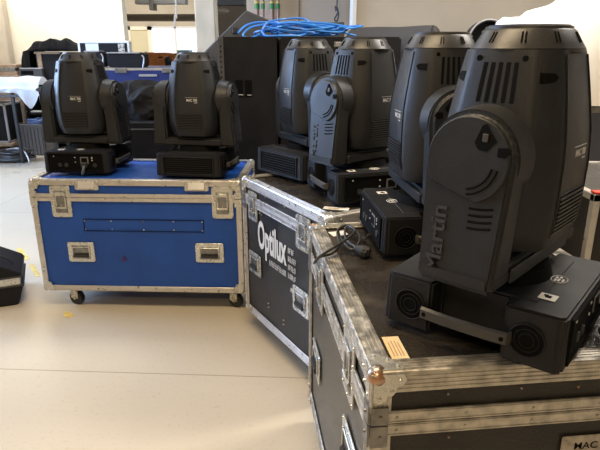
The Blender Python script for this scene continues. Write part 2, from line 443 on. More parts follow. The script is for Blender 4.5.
BL, BW = 0.178, 0.187     # half length, half width of the base
def make_light():
    root = empty('moving_head_light', (0, 0, 0))
    # --- base
    c, hd, hw = 0.011, 0.042, 0.076
    out = [(-BL + 0, -BW + c), (-BL + c, -BW), (BL - c, -BW), (BL, -BW + c), (BL, -hw), (BL - hd, -hw + .006), (BL - hd, hw - .006), (BL, hw),
           (BL, BW - c), (BL - c, BW), (-BL + c, BW), (-BL, BW - c), (-BL, hw), (-BL + hd, hw - .006), (-BL + hd, -hw + .006), (-BL, -hw)]
    b = BM()
    prism(b, out, 0.010, 0.124, 0.005, sc=0.985)
    box(b, -BL + .045, BL - .045, -.12, .12, 0.120, 0.126, 0.002)
    base = build('base', b, M_BASEPL, root)
    for sx in (-1, 1):
        for sy in (-1, 1):
            b = BM(); cyl(b, (sx * .135, sy * .125, 0), (sx * .135, sy * .125, 0.02), 0.016, 0.018, 14); build('rubber_foot', b, M_RUBBER, base)
    for s in (-1, 1):
        b = BM()
        X = s * BL
        pts = [(X - s * .006, -.094, .060), (X + s * .011, -.089, .060), (X + s * .015, -.05, .060), (X + s * .016, 0, .060), (X + s * .015, .05, .060), (X + s * .011, .089, .060), (X - s * .006, .094, .060)]
        # flat curved grab bar
        t = bmesh.new(); rows = []
        for p in pts:
            hh = .0135; th = .006 * s
            rows.append([t.verts.new((p[0], p[1], p[2] - hh)), t.verts.new((p[0] + th, p[1], p[2] - hh * .7)), t.verts.new((p[0] + th, p[1], p[2] + hh * .7)), t.verts.new((p[0], p[1], p[2] + hh)), t.verts.new((p[0] - th, p[1], p[2]))])
        for A, B in zip(rows, rows[1:]):
            for k in range(5): t.faces.new((A[k], A[(k + 1) % 5], B[(k + 1) % 5], B[k]))
        t.faces.new(rows[0]); t.faces.new(rows[-1]); bmesh.ops.recalc_face_normals(t, faces=t.faces[:])
        _merge(b, t)
        h = build('carry_handle', b, M_HANDLE, base, 50)
        b = BM()
        for y in (-.080, .080):
            b = BM(); cyl(b, (X + s * .012, y, .060), (X + s * .0195, y, .060), .0045, n=10); build('handle_screw', b, M_DARK, h)
        for y in (-.121, .121):
            b = BM()
            cyl(b, (X - s * .004, y, .064), (X + s * .0006, y, .064), .033, n=28)
            g = build('fan_grille', b, M_DARK, base)
            b = BM()
            for rr in (.033, .023, .014):
                ring = [(X + s * .0012, y + rr * math.cos(k * PI / 10), .064 + rr * math.sin(k * PI / 10)) for k in range(21)]
                tube(b, ring, .0014 if rr > .03 else .0008, 5, 1)
            build('grille_ring', b, M_RING, g)
    # connector side (-Y) and display/louvre side (+Y)
    b = BM(); box(b, -.140, .140, -BW - .0005, -BW + .004, .026, .108, 0.002)
    for z in (.022, .112): box(b, -.147, .147, -BW - .004, -BW + .003, z - .003, z + .003, 0.001)
    for x in (-.145, .145): box(b, x - .003, x + .003, -BW - .004, -BW + .003, .022, .112, 0.001)
    cp = build('connector_panel', b, M_DARK, base)
    b = BM()
    for x, r_ in ((-.085, .011), (-.05, .011), (.105, .011)):
        cyl(b, (x, -BW - .004, .055), (x, -BW - .0005, .055), r_, n=14)
    build('socket', b, M_RUBBER, cp)
    b = BM(); box(b, .028, .072, -BW - .003, -BW, .060, .098, .002)
    sk = build('mains_inlet', b, mat('inlet_grey', (.13, .13, .13), .5), cp)
    b = BM(); box(b, .034, .066, -BW - .0045, -BW - .002, .065, .093, .001); build('inlet_well', b, M_DARK, sk)
    b = BM()
    for x, z in ((.0, .095), (.0, .07), (.092, .096), (.092, .09), (.092, .08), (-.115, .1)): box(b, x - .003, x + .003, -BW - .002, -BW, z - .0025, z + .0025)
    build('printed_mark', b, M_GREYTXT, cp)
    b = BM(); box(b, -.130, .130, BW - .004, BW + .0006, .026, .108, 0.002)
    lp = build('display_panel', b, M_DARK, base)
    b = BM()
    for k in range(7): box(b, -.122, .122, BW, BW + .0022, .032 + k * .0112, .0345 + k * .0112)
    for z in (.023, .111): box(b, -.136, .136, BW - .003, BW + .004, z - .003, z + .003, 0.001)
    for x in (-.134, .134): box(b, x - .003, x + .003, BW - .003, BW + .004, .023, .111, 0.001)
    build('panel_rib', b, M_BASEPL, lp)
    # --- yoke
    b = BM(); cyl(b, (0, 0, .122), (0, 0, .151), .108, .098, 32); build('turntable', b, M_DARK, root)
    b = BM()
    def arm_outline():
        pts = [(-.076, .150), (.076, .150)]
        for k in range(17):
            an = -0.12 + (PI + 0.24) * k / 16
            pts.append((.086 * math.cos(an), .392 + .086 * math.sin(an)))
        return pts
    for s in (-1, 1):
        t = BM(); prism(t, arm_outline(), 0, .056, .011, seg=3)
        # lay the outline in YZ, thickness along x, lean the outer face in towards the top
        Mx = Matrix(((0, 0, s, s * .146), (s * 1.0, 0, 0, 0), (0, 1, 0, 0), (0, 0, 0, 1)))
        me = bpy.data.meshes.new('t'); t.to_mesh(me); t.free(); me.transform(Mx)
        for v in me.vertices:
            if abs(v.co.x) > .175: v.co.x += s * (.010 + .013 * (.30 - v.co.z) / .15)
        b.from_mesh(me); bpy.data.meshes.remove(me)
        cyl(b, (s * .116, 0, .392), (s * .136, 0, .392), .080, .080, 36); cyl(b, (s * .136, 0, .392), (s * .186, 0, .392), .094, .088, 40)
    box(b, -.226, .226, -.078, .078, .150, .192, .012, seg=3)
    box(b, -.15, .15, -.084, -.077, .156, .186, .003)
    bmesh.ops.recalc_face_normals(b, faces=b.faces[:])
    yoke = build('yoke', b, M_PLASTIC, root, 30)
    def lean(bm, s):
        for v in bm.verts: v.co.x += s * .013 * (.392 - v.co.z) / .15
    for s in (-1, 1):
        X = s * .225
        def Y(v): return -v * 1.0           # the notch is always towards the logo side
        b = BM()
        ring = []
        for k in range(29):
            an = R(215) - R(285) * k / 28
            ring.append((Y(.078 * math.cos(an)), .392 + .078 * math.sin(an)))
        ring = [(y * 1, z) for y, z in ring]
        t = BM(); prism(t, [(y, z) for y, z in ring], 0, .008, .002, seg=1)
        me = bpy.data.meshes.new('t'); t.to_mesh(me); t.free()
        me.transform(Matrix(((0, 0, s, s * .203), (1, 0, 0, 0), (0, 1, 0, 0), (0, 0, 0, 1))))
        b.from_mesh(me); bpy.data.meshes.remove(me); bmesh.ops.recalc_face_normals(b, faces=b.faces[:])
        lean(b, s); cap = build('pivot_cover', b, M_PLASTIC, yoke)
        XO = s * .2108
        def mapm(x): return Matrix(((0, 0, s, x), (1, 0, 0, 0), (0, 1, 0, 0), (0, 0, 0, 1)))
        b = BM()
        t = BM(); prism(t, [(-.012, .425), (-.022, .455), (-.030, .459), (-.052, .430), (-.036, .412), (-.020, .414)], -.001, .0012)
        me = bpy.data.meshes.new('t'); t.to_mesh(me); t.free(); me.transform(mapm(XO)); b.from_mesh(me); bpy.data.meshes.remove(me)
        t = BM(); prism(t, [(-.056, .405), (-.055, .420), (-.072, .422), (-.078, .412), (-.070, .404)], -.003, .0012)
        me = bpy.data.meshes.new('t'); t.to_mesh(me); t.free(); me.transform(mapm(XO)); b.from_mesh(me); bpy.data.meshes.remove(me)
        bmesh.ops.recalc_face_normals(b, faces=b.faces[:])
        lean(b, s); nb = build('lock_recess', b, M_DARK, yoke)
        b = BM(); box(b, XO - .001, XO + .0035, -.036, -.026, .428, .442, .001) if s > 0 else box(b, XO - .0035, XO + .001, -.036, -.026, .428, .442, .001)
        lean(b, s); build('lock_lever', b, M_HANDLE, nb)
        b = BM()
        for rr in (.050, .060):
            tube(b, [(XO + s * .0003, -rr * math.cos(R(a)), .392 + rr * math.sin(R(a))) for a in range(-82, -4, 6)], .0021, 6, 1)
        for k, z in enumerate((.306, .294, .282, .270)):
            tube(b, [(s * .2030, -.060 + .045 * q, z + .006 * (1 - q) ** 2) for q in (0, .25, .5, .75, 1)], .0026, 6, 2)
        lean(b, s); build('vent_slit', b, M_DARK, yoke)
        b = BM()
        # the maker's name moulded upright along the arm
        rt = Vector((0, 0, 1)); up = Vector((0, 1 if s < 0 else -1, 0))
        up = Vector((0, 1.0, 0)) if s < 0 else Vector((0, -1.0, 0))
        text(b, 'Martin', frame((s * .2052, .043, .236), rt, up), height=.033, width=.130, ext=.0035, bold=.01)
        lean(b, s); build('moulded_lettering', b, M_DIMTXT, yoke)
    # --- head
    b = BM(); zs = [.200, .204, .208, .222, .240, .256, .275, .30, .33, .36, .39, .42, .45, .475, .50, .52, .54, .56, .575, .580]
    rows = []
    for z in zs:
        a = a_of(z); q = .60; e = .018
        if z < .203: a *= .93
        pts = []
        base8 = [(1, -q), (1, q), (q, 1), (-q, 1), (-1, q), (-1, -q), (-q, -1), (q, -1)]
        for i, (x, y) in enumerate(base8):
            xp, yp = base8[i - 1]; xn, yn = base8[(i + 1) % 8]
            for (ox, oy) in ((xp, yp), (xn, yn)):
                d = Vector((ox - x, oy - y)); d.normalize()
                pts.append(((x + d.x * .06) * a * FX, (y + d.y * .06) * a * FY, z))
        rows.append([b.verts.new(p) for p in pts])
    for A, B in zip(rows, rows[1:]):
        for k in range(16): b.faces.new((A[k], A[(k + 1) % 16], B[(k + 1) % 16], B[k]))
    b.faces.new(rows[0][::-1]); b.faces.new(rows[-1])
    bmesh.ops.recalc_face_normals(b, faces=b.faces[:])
    # raised seams beside the flat logo faces
    for f in ('Y-', 'Y+'):
        for s in (-1, 1): strip(b, f, s * .074, .0022, .235, .572, .0022, 12)
        for z in (.320,): box(b, -.068, .068, -a_of(z) * FY - .0018, -a_of(z) * FY + .002, z - .0012, z + .0012) if f == 'Y-' else box(b, -.068, .068, a_of(z) * FY - .002, a_of(z) * FY + .0018, z - .0012, z + .0012)
    head = build('head', b, M_PLASTIC, root, 24)
    for f in ('Y-', 'Y+'):
        b = BM()
        for k in range(9):
            z = .242 + k * .0086
            strip(b, f, 0, .132, z, z + .0042, .0040, 1, .006)
        build('louvre', b, M_CAP, head)
        b = BM(); strip(b, f, 0, .134, .240, .318, .0006, 4); build('louvre_well', b, M_DARK, head)
    for f in ('X+', 'X-'):
        b = BM()
        for k in range(5): strip(b, f, (k - 2) * .0185 - (.0), .0075, .487, .558, .0008, 6)
        build('air_slot', b, M_DARK, head)
        n = Vector((1 if f == 'X+' else -1, 0, 0))
        for tt in (-.056, .056):
            b = BM()
            p = surf(f, tt * a_of(.563) / .1275, .565); cyl(b, p - n * .002, p + n * .0012, .0055, n=12)
            build('screw_hole', b, M_DARK, head)
    for f in ('C1', 'C2', 'C3', 'C4'):
        b = BM()
        sg = -1 if f in ('C1', 'C3') else 1
        p = [surf(f, -sg * .017, .541, .0016), surf(f, sg * .010, .540, .0016), surf(f, sg * .017, .534, .0018), surf(f, sg * .010, .525, .0020), surf(f, -sg * .017, .522, .0020)]
        q = [surf(f, 0, .541, -.004)] * 5
        pv = [b.verts.new(x) for x in p]; qv = [b.verts.new(x + (surf(f, 0, .541, -.006) - surf(f, 0, .541, .0012))) for x in p]
        b.faces.new(pv); b.faces.new(qv[::-1])
        for i in range(5): b.faces.new((pv[i], qv[i], qv[(i + 1) % 5], pv[(i + 1) % 5]))
        bmesh.ops.recalc_face_normals(b, faces=b.faces[:])
        build('finger_notch', b, M_DARK, head)
    b = BM()
    z = .392; y = -a_of(z) * FY - .0003
    Mt = frame((.018, y, z), (1, 0, 0), (0, 0, 1))
    text(b, 'MAC 700', Mt, width=.056, height=.0140, ext=.0006, bold=.02)
    box(b, -.018, .048, y - .0006, y + .001, z + .0125, z + .0135); box(b, .030, .046, y - .0006, y + .001, z - .0140, z - .0112)
    build('logo_print', b, M_GREYTXT, head)
    b = BM()
    lathe(b, [(.0, .576), (.1035, .576), (.1050, .582), (.1010, .588), (.0855, .6135), (.0815, .6165), (.080, .6165), (.079, .6215), (.070, .6230), (0, .6230)], 40)
    capo = build('top_cap', b, M_CAP, head, 30)
    b = BM()
    for k in range(10):
        an = R(18) + 2 * PI * k / 10
        for d in (-.035, .035):
            a1 = an + d; r0, r1 = .0985, .0875
            p0 = Vector((r0 * math.cos(a1), r0 * math.sin(a1), .5925)); p1 = Vector((r1 * math.cos(a1), r1 * math.sin(a1), .6105))
            tube(b, [p0, p1], .0016, 6, 1)
    build('cap_slot', b, M_DARK, capo)
    b = BM(); cyl(b, (0, 0, .6215), (0, 0, .6238), .074, .074, 36); build('cap_disc', b, M_RUBBER, capo)
    # stickers on the base
    b = BM(); box(b, -.113, -.083, -.145, -.113, .1256, .1263, 0); s1 = build('asset_sticker', b, M_STICKW, base)
    b = BM(); box(b, -.104, -.092, -.135, -.124, .1261, .1267); box(b, -.097, -.089, -.128, -.120, .1261, .1267); build('sticker_mark', b, M_DARK, s1)
    b = BM()
    for rr in (.021,): tube(b, [(.005 + rr * math.cos(k * PI / 10), -.122 + rr * .75 * math.sin(k * PI / 10), .1262) for k in range(21)], .0009, 4, 1)
    for x, y, w_ in ((-.003, -.116, .012), (.012, -.116, .010), (.0, -.122, .016), (.016, -.123, .008), (.002, -.130, .014)):
        box(b, x - w_ / 2, x + w_ / 2, y - .0022, y + .0022, .1256, .1263)
    build('round_print', b, M_WHITE, base)
    return root

proto = make_light()
ALL = [o for o in COL.objects]
def caseloc(k, u, v, z):
    ox, oy, r = k
    return (ox + u * math.cos(r) - v * math.sin(r), oy + u * math.sin(r) + v * math.cos(r), z)
CA = (-1.404, 2.781, -0.0392); CB = (0.1026, 1.9132, 0.5209); CC = (0.139, 0.9026, 0.1104)
ZA, ZB, ZC = 0.7285, 0.7907, 0.7961
G = 'moving head stage lights standing on the flight cases'
# x, y, z, base turn, yoke/head turn relative to base, label
LIGHTS = [
    (0.440, 1.124, ZC, 51, -4, 'largest and nearest black moving head light, at the front corner of the scuffed black case'),
    (0.408, 1.675, ZC, -85, 1, 'black moving head light directly behind the nearest one on the same scuffed case'),
    (0.254, 2.275, ZB, 18, 20, 'black moving head light on the near end of the lettered case, beside a white label'),
    (0.040, 2.670, ZB, 130, -194, 'black moving head light on the far end of the lettered case by the tall speaker'),
    (-1.175, 3.060, ZA, -4, -3, 'leftmost black moving head light on the blue case, power plug hanging from its socket panel'),
    (-0.548, 2.975, ZA, 171, -180, 'right-hand black moving head light on the blue case, plain ribbed base panel facing out'),
]
ROT_PARTS = ('yoke', 'head', 'turntable')
roots = []
for i, (x, y, z, br, yr, lab) in enumerate(LIGHTS):
    o = copy_tree(proto) if i else proto
    roots.append((o, x, y, z, br, yr, lab))
for o, x, y, z, br, yr, lab in roots:
    o.location = (x, y, z + .004); o.rotation_euler = (0, 0, R(br))
    for ch in COL.objects:
        if ch.parent == o and ch.name.split('.')[0] in ROT_PARTS: ch.rotation_euler = (0, 0, R(yr))
    tag(o, lab, 'stage light', G)

# ------------------------------------------------------------ flight cases
FACES = {'front': (lambda W, D: ((0, 0, 0), (1, 0, 0))), 'left': (lambda W, D: ((0, D, 0), (0, -1, 0))),
         'right': (lambda W, D: ((W, 0, 0), (0, 1, 0))), 'back': (lambda W, D: ((W, D, 0), (-1, 0, 0)))}
def fm(face, W, D):
    o, r_ = FACES[face](W, D); return frame(o, r_, (0, 0, 1))
def rail(bm, p0, p1, n1, n2, w1, w2, th=.0035, ribs=4):
    """angle extrusion along p0-p1: flange of width w1 lying on the face with normal n1, and w2 on the face with normal n2"""
    p0 = Vector(p0); p1 = Vector(p1); n1 = Vector(n1); n2 = Vector(n2); d = (p1 - p0); L = d.length; d.normalize()
    for (n, inward, w_) in ((n1, -n2, w1), (n2, -n1, w2)):
        if w_ <= 0: continue
        M = Matrix.Identity(4)
        for i in range(3): M[i][0] = d[i]; M[i][1] = inward[i]; M[i][2] = n[i]; M[i][3] = p0[i]
        box(bm, 0, L, -th, w_, -.001, th, .0008, M)
        for k in range(ribs):
            y = w_ * (.18 + .64 * k / max(1, ribs - 1)); box(bm, 0, L, y - .0012, y + .0012, th - .001, th + .0014, 0, M)
    cyl(bm, p0 + n1 * th * .3 + n2 * th * .3, p1 + n1 * th * .3 + n2 * th * .3, th * 1.25, n=8)
def band(bm, M, x0, x1, z0, z1, th=.0045, ribs=4):
    box(bm, x0, x1, z0, z1, -.001, th, .001, M)
    for k in range(ribs):
        y = z0 + (z1 - z0) * (.14 + .72 * k / max(1, ribs - 1)); box(bm, x0, x1, y - .0013, y + .0013, th - .001, th + .0015, 0, M)
    for k in range(int((x1 - x0) / .14) + 1):
        x = x0 + .05 + k * .14
        if x < x1: t = bmesh.new(); bmesh.ops.create_uvsphere(t, u_segments=8, v_segments=5, radius=.0035); _merge(bm, t, M @ Matrix.Translation((x, (z0 + z1) / 2, th)))
def rrect(x0, x1, y0, y1, r, n=4):
    P = []
    for cx, cy, a0 in ((x1 - r, y1 - r, 0), (x0 + r, y1 - r, 90), (x0 + r, y0 + r, 180), (x1 - r, y0 + r, 270)):
        for k in range(n + 1): a = R(a0 + 90 * k / n); P.append((cx + r * math.cos(a), cy + r * math.sin(a)))
    return P
def rivets(bm, M, pts, z=.004, r=.0032):
    for x, y in pts:
        t = bmesh.new(); bmesh.ops.create_uvsphere(t, u_segments=8, v_segments=5, radius=r); _merge(bm, t, M @ Matrix.Translation((x, y, z)))
def handle(root, M, x0, x1, z0, z1, m):
    b = BM(); prism(b, rrect(x0, x1, z0, z1, .010), 0, .0045, .0012, M, 1)
    rivets(b, M, [(x, z) for x in (x0 + .008, (x0 + x1) / 2, x1 - .008) for z in (z0 + .008, z1 - .008)])
    d = build('recessed_handle', b, m, root)
    b = BM(); box(b, x0 + .022, x1 - .022, z0 + .018, z1 - .018, .0035, .0052, .001, M); build('handle_dish', b, M_STEELD if m is M_STEEL else M_DARK, d)
    b = BM(); zc = z0 + (z1 - z0) * .36
    box(b, x0 + .030, x1 - .030, zc - .011, zc + .009, .005, .017, .004, M, 2); build('grip', b, M_RUBBER, d)
    b = BM()
    for x in (x0 + .026, x1 - .026):
        box(b, x - .003, x + .003, zc - .006, z1 - .022, .005, .010, .001, M)
    box(b, x0 + .026, x1 - .026, z1 - .030, z1 - .024, .005, .009, .001, M)
    build('bail', b, m, d)
def latch(root, M, x0, x1, z0, z1, m):
    b = BM(); prism(b, rrect(x0, x1, z0, z1, .012), 0, .0055, .0012, M, 1)
    rivets(b, M, [(x, z) for x in (x0 + .008, x1 - .008) for z in (z0 + .012, (z0 * 2 + z1) / 3, (z0 + 2 * z1) / 3, z1 - .012)] + [((x0 + x1) / 2, z0 + .008)], .0055)
    d = build('butterfly_latch', b, m, root)
    b = BM(); w_ = x1 - x0; h = z1 - z0
    prism(b, rrect(x0 + w_ * .20, x1 - w_ * .20, z0 + h * .14, z1 - h * .16, .006), .005, .007, .0006, M, 1)
    build('latch_dish', b, M_STEELD, d)
    b = BM()
    xm = (x0 + x1) / 2
    box(b, x0 + w_ * .24, x1 - w_ * .24, z0 + h * .28, z0 + h * .33, .007, .013, .001, M)
    box(b, x0 + w_ * .24, x0 + w_ * .30, z0 + h * .28, z1 - h * .24, .007, .010, .001, M)
    box(b, x1 - w_ * .30, x1 - w_ * .24, z0 + h * .28, z1 - h * .24, .007, .010, .001, M)
    box(b, xm - .002, xm + .002, z0 + h * .32, z0 + h * .42, .007, .012, .001, M)
    box(b, x0 + w_ * .28, x1 - w_ * .28, z1 - h * .32, z1 - h * .2, .006, .011, .002, M)
    build('latch_lever', b, m, d)

def make_case(loc, W, D, z0, z1, panel, lidpanel, topm, rail_m, steel, ball_m, zt0, zt1, ew=.036, castors=True):
    """zt0..zt1 is the tongue extrusion between lid and body"""
    root = empty('flight_case', (loc[0], loc[1], 0), loc[2])
    zm = (zt0 + zt1) / 2
    b = BM(); box(b, .004, W - .004, .004, D - .004, z0 + .004, zm - .001, .002)
    body = build('body', b, panel, root)
    b = BM(); box(b, .004, W - .004, .004, D - .004, zm + .001, z1 - .004, .002)
    lid = build('lid', b, [lidpanel, topm], root)
    for p in lid.data.polygons:
        if p.normal.z > .9: p.material_index = 1
    def bod_edges():
        E = []
        zb, zt = z0, zt0
        E += [((0, 0, zb), (W, 0, zb), (0, -1, 0), (0, 0, -1)), ((0, D, zb), (W, D, zb), (0, 1, 0), (0, 0, -1)), ((0, 0, zb), (0, D, zb), (-1, 0, 0), (0, 0, -1)), ((W, 0, zb), (W, D, zb), (1, 0, 0), (0, 0, -1))]
        E += [((0, 0, zb), (0, 0, zt), (0, -1, 0), (-1, 0, 0)), ((W, 0, zb), (W, 0, zt), (0, -1, 0), (1, 0, 0)), ((0, D, zb), (0, D, zt), (0, 1, 0), (-1, 0, 0)), ((W, D, zb), (W, D, zt), (0, 1, 0), (1, 0, 0))]
        return E
    b = BM()
    for e in bod_edges(): rail(b, *e, ew * .95, ew * .95)
    for f in FACES: band(b, fm(f, W, D), 0, W if f in ('front', 'back') else D, zt0, zm - .001, ribs=2)
    build('edge_trim', b, rail_m, body)
    b = BM()
    E = [((0, 0, z1), (W, 0, z1), (0, -1, 0), (0, 0, 1)), ((0, D, z1), (W, D, z1), (0, 1, 0), (0, 0, 1)), ((0, 0, z1), (0, D, z1), (-1, 0, 0), (0, 0, 1)), ((W, 0, z1), (W, D, z1), (1, 0, 0), (0, 0, 1))]
    for e in E: rail(b, *e, ew, ew)
    for x, y, nx, ny in ((0, 0, -1, -1), (W, 0, 1, -1), (0, D, -1, 1), (W, D, 1, 1)):
        rail(b, (x, y, zt1), (x, y, z1), (0, ny, 0), (nx, 0, 0), ew * .9, ew * .9)
    for f in FACES: band(b, fm(f, W, D), 0, W if f in ('front', 'back') else D, zm + .001, zt1, ribs=2)
    build('edge_trim', b, rail_m, lid)
    for zz, par, sz in ((z1, lid, -1), (z0, body, 1)):
        for x, y, nx, ny in ((0, 0, -1, -1), (W, 0, 1, -1), (0, D, -1, 1), (W, D, 1, 1)):
            b = BM(); t = bmesh.new(); bmesh.ops.create_uvsphere(t, u_segments=20, v_segments=12, radius=.021)
            _merge(b, t, Matrix.Translation((x - nx * .010, y - ny * .010, zz + sz * .010)))
            build('ball_corner', b, ball_m, par); b = BM()
            # three scalloped flanges with rivets
            for fx in (0, 1, 2):
                if fx == 0: M = frame((x, y, zz), (-nx, 0, 0), (0, 0, sz)); out = Vector((0, ny, 0))
                elif fx == 1: M = frame((x, y, zz), (0, -ny, 0), (0, 0, sz)); out = Vector((nx, 0, 0))
                else: M = frame((x, y, zz), (-nx, 0, 0), (0, -ny, 0)); out = Vector((0, 0, -sz))
                sgn = 1 if (M.to_3x3() @ Vector((0, 0, 1))).dot(out) > 0 else -1
                pts = [(0, 0), (.058, 0), (.064, .012), (.058, .024), (.046, .028), (.044, .038), (.038, .046), (.028, .046), (.024, .058), (.012, .064), (0, .058)]
                prism(b, pts, .003 * sgn, .0072 * sgn, 0, M)
                rivets(b, M, [(.051, .012), (.036, .036), (.012, .051)], .0072 * sgn, .0042)
            bmesh.ops.recalc_face_normals(b, faces=b.faces[:])
            build('corner_flange', b, M_STEEL, par)
    # clamp plates where the lid meets the body on each upright
    for x, y, nx, ny in ((0, 0, -1, -1), (W, 0, 1, -1), (0, D, -1, 1), (W, D, 1, 1)):
        for za, zb, par in ((zm + .002, zt1 + .012, lid), (zt0 - .022, zm - .002, body)):
            b = BM()
            for M, out in ((frame((x, y, 0), (-nx, 0, 0), (0, 0, 1)), Vector((0, ny, 0))), (frame((x, y, 0), (0, -ny, 0), (0, 0, 1)), Vector((nx, 0, 0)))):
                sgn = 1 if (M.to_3x3() @ Vector((0, 0, 1))).dot(out) > 0 else -1
                prism(b, [(-.003, za), (.032, za), (.032, zb), (-.003, zb)], .002 * sgn, .0085 * sgn, 0, M)
                rivets(b, M, [(.016, (za + zb) / 2)], .0085 * sgn, .004)
            bmesh.ops.recalc_face_normals(b, faces=b.faces[:])
            build('corner_clamp', b, steel, par)
    if castors:
        for cx, cy in ((.14, .058), (W - .06, .058), (.13, D - .10), (W - .06, D - .10)):
            b = BM(); box(b, cx - .045, cx + .045, cy - .04, cy + .04, z0 - .006, z0, .001)
            an = random.uniform(-.6, .6)
            cyl(b, (cx, cy, z0 - .022), (cx, cy, z0 - .006), .022, .026, 16)
            Mx = Matrix.Translation((cx, cy, 0)) @ Matrix.Rotation(an, 4, 'Z')
            for s in (-1, 1):
                box(b, -.020, .028, s * .020 - .002, s * .020 + .002, .040, z0 - .020, .001, Mx)
            box(b, -.022, .028, -.022, .022, z0 - .026, z0 - .020, .001, Mx)
            c_ = build('castor', b, steel, root)
            b = BM(); p = Mx @ Vector((.006, -.014, .041)); q = Mx @ Vector((.006, .014, .041))
            cyl(b, p, q, .041, .041, 24); build('castor_wheel', b, M_RUBBER, c_)
            b = BM(); p = Mx @ Vector((.006, -.024, .041)); q = Mx @ Vector((.006, .024, .041))
            cyl(b, p, q, .009, .009, 10); build('axle', b, steel, c_)
    return root

# blue case
W_, D_ = 1.100, 0.545
rA = make_case(CA, W_, D_, 0.112, ZA, M_BLUE, M_BLUE, M_BLUE, M_ALU, M_STEEL, M_ALU, .616, .658, ew=.027)
tag(rA, 'bright blue flight case with aluminium edges, standing under two stage lights', 'flight case', 'flight cases carrying the stage lights')
Mf = fm('front', W_, D_)
latch(rA, Mf, .103, .210, .530, .700, M_STEEL); latch(rA, Mf, .949, 1.060, .532, .700, M_STEEL)
handle(rA, Mf, .158, .302, .278, .390, M_STEEL); handle(rA, Mf, .848, 1.000, .284, .393, M_STEEL)
for x0 in (.240, .812):
    b = BM(); prism(b, rrect(x0, x0 + .125, .678, .731, .010), .003, .0075, .001, Mf, 1)
    rivets(b, Mf, [(x0 + .01, .69), (x0 + .01, .72), (x0 + .115, .69), (x0 + .115, .72)], .0075)
    pl = build('lid_plate', b, M_STEEL, rA)
    b = BM(); prism(b, [(0, 0), (.016, .002), (.004, .036), (0, .036)], x0 + .022, x0 + .103, .001, Mf @ Matrix(((0, 0, 1, 0), (0, 1, 0, .688), (1, 0, 0, .007), (0, 0, 0, 1))))
    bmesh.ops.recalc_face_normals(b, faces=b.faces[:]); build('plate_bracket', b, mat('polished_plate', (.85, .84, .82), .22, metal=.6), pl)
b = BM()
for x0, x1, y0, y1 in ((.26, .90, .517, .520), (.26, .90, .453, .456), (.26, .263, .453, .52), (.897, .90, .453, .52)):
    box(b, x0, x1, y0, y1, -.001, .001, 0, Mf)
lf = build('label_frame', b, M_DARK, rA)
b = BM(); rivets(b, Mf, [(.268, .510), (.268, .463), (.41, .510), (.41, .463), (.58, .510), (.58, .463), (.74, .510), (.74, .463), (.892, .510), (.892, .463)], .001, .0045); build('rivet', b, M_STEEL, lf)
b = BM(); lathe(b, [(0, 0), (.013, 0), (.012, .0015), (0, .0015)], 20, Mf @ Matrix.Translation((.457, .296, -.0005))); build('round_sticker', b, M_PURPLE, rA)
Mr = fm('right', W_, D_)
handle(rA, Mr, .20, .34, .29, .40, M_STEEL)

# lettered black case
W2, D2 = .72, .753
rB = make_case(CB, W2, D2, .108, ZB, M_BLACKP, M_BLACKP, M_BLACKT, M_ALU, M_STEELD, M_ALU, .672, .722)
tag(rB, 'black flight case with white lettering on its side, right of the blue case', 'flight case', 'flight cases carrying the stage lights')
Ml = fm('left', W2, D2)
latch(rB, Ml, .060, .155, .605, .745, M_STEEL); latch(rB, Ml, .520, .632, .605, .750, M_STEEL)
handle(rB, Ml, .050, .180, .335, .445, M_STEEL); handle(rB, Ml, .490, .622, .315, .430, M_STEEL)
b = BM()
text(b, 'Optilux', Ml @ Matrix.Translation((.292, .535, .0002)), width=.278, height=.180, ext=.0008, bold=.028)
build('white_lettering', b, M_WHITE, rB)
def worn_text(bm, M, x0, x1, z0, z1, n):
    random.seed(int(x0 * 1000 + z0 * 777))
    x = x0
    while x < x1 - .004:
        w_ = random.uniform(.006, .012)
        k = random.choice((0, 1, 2))
        box(bm, x, x + .0028, z0, z1, -.0005, .0009, 0, M)
        if k != 0: box(bm, x, x + w_, z1 - .003, z1, -.0005, .0009, 0, M)
        if k != 1: box(bm, x, x + w_, z0, z0 + .003, -.0005, .0009, 0, M)
        if k == 2: box(bm, x + w_ - .0028, x + w_, z0, z1, -.0005, .0009, 0, M)
        else: box(bm, x, x + w_ * .9, (z0 + z1) / 2 - .0015, (z0 + z1) / 2 + .0015, -.0005, .0009, 0, M)
        x += w_ + .004
b = BM(); worn_text(b, Ml, .268, .432, .436, .462, 12)
for z in (.560, .522, .484, .446): worn_text(b, Ml, .445, .445 + (.05 if z > .55 else .066), z - .006, z + .018, 5)
build('small_lettering', b, M_GREYTXT, rB)
b = BM(); rivets(b, Ml, [(.02 + .0, .50), (.02, .47), (.25, .235), (.25, .215), (.40, .215), (.40, .195), (.42, .75), (.42, .765), (.24, .75), (.24, .765), (.18, .66), (.20, .657)], .001, .004)
build('rivet', b, M_STEEL, rB)
b = BM(); prism(b, rrect(.47, .505, .385, .405, .004), 0, .004, .001, Ml, 1); build('catch_plate', b, M_STEEL, rB)
Mfr = fm('front', W2, D2)
latch(rB, Mfr, .12, .23, .605, .745, M_STEEL); latch(rB, Mfr, .48, .59, .605, .745, M_STEEL)

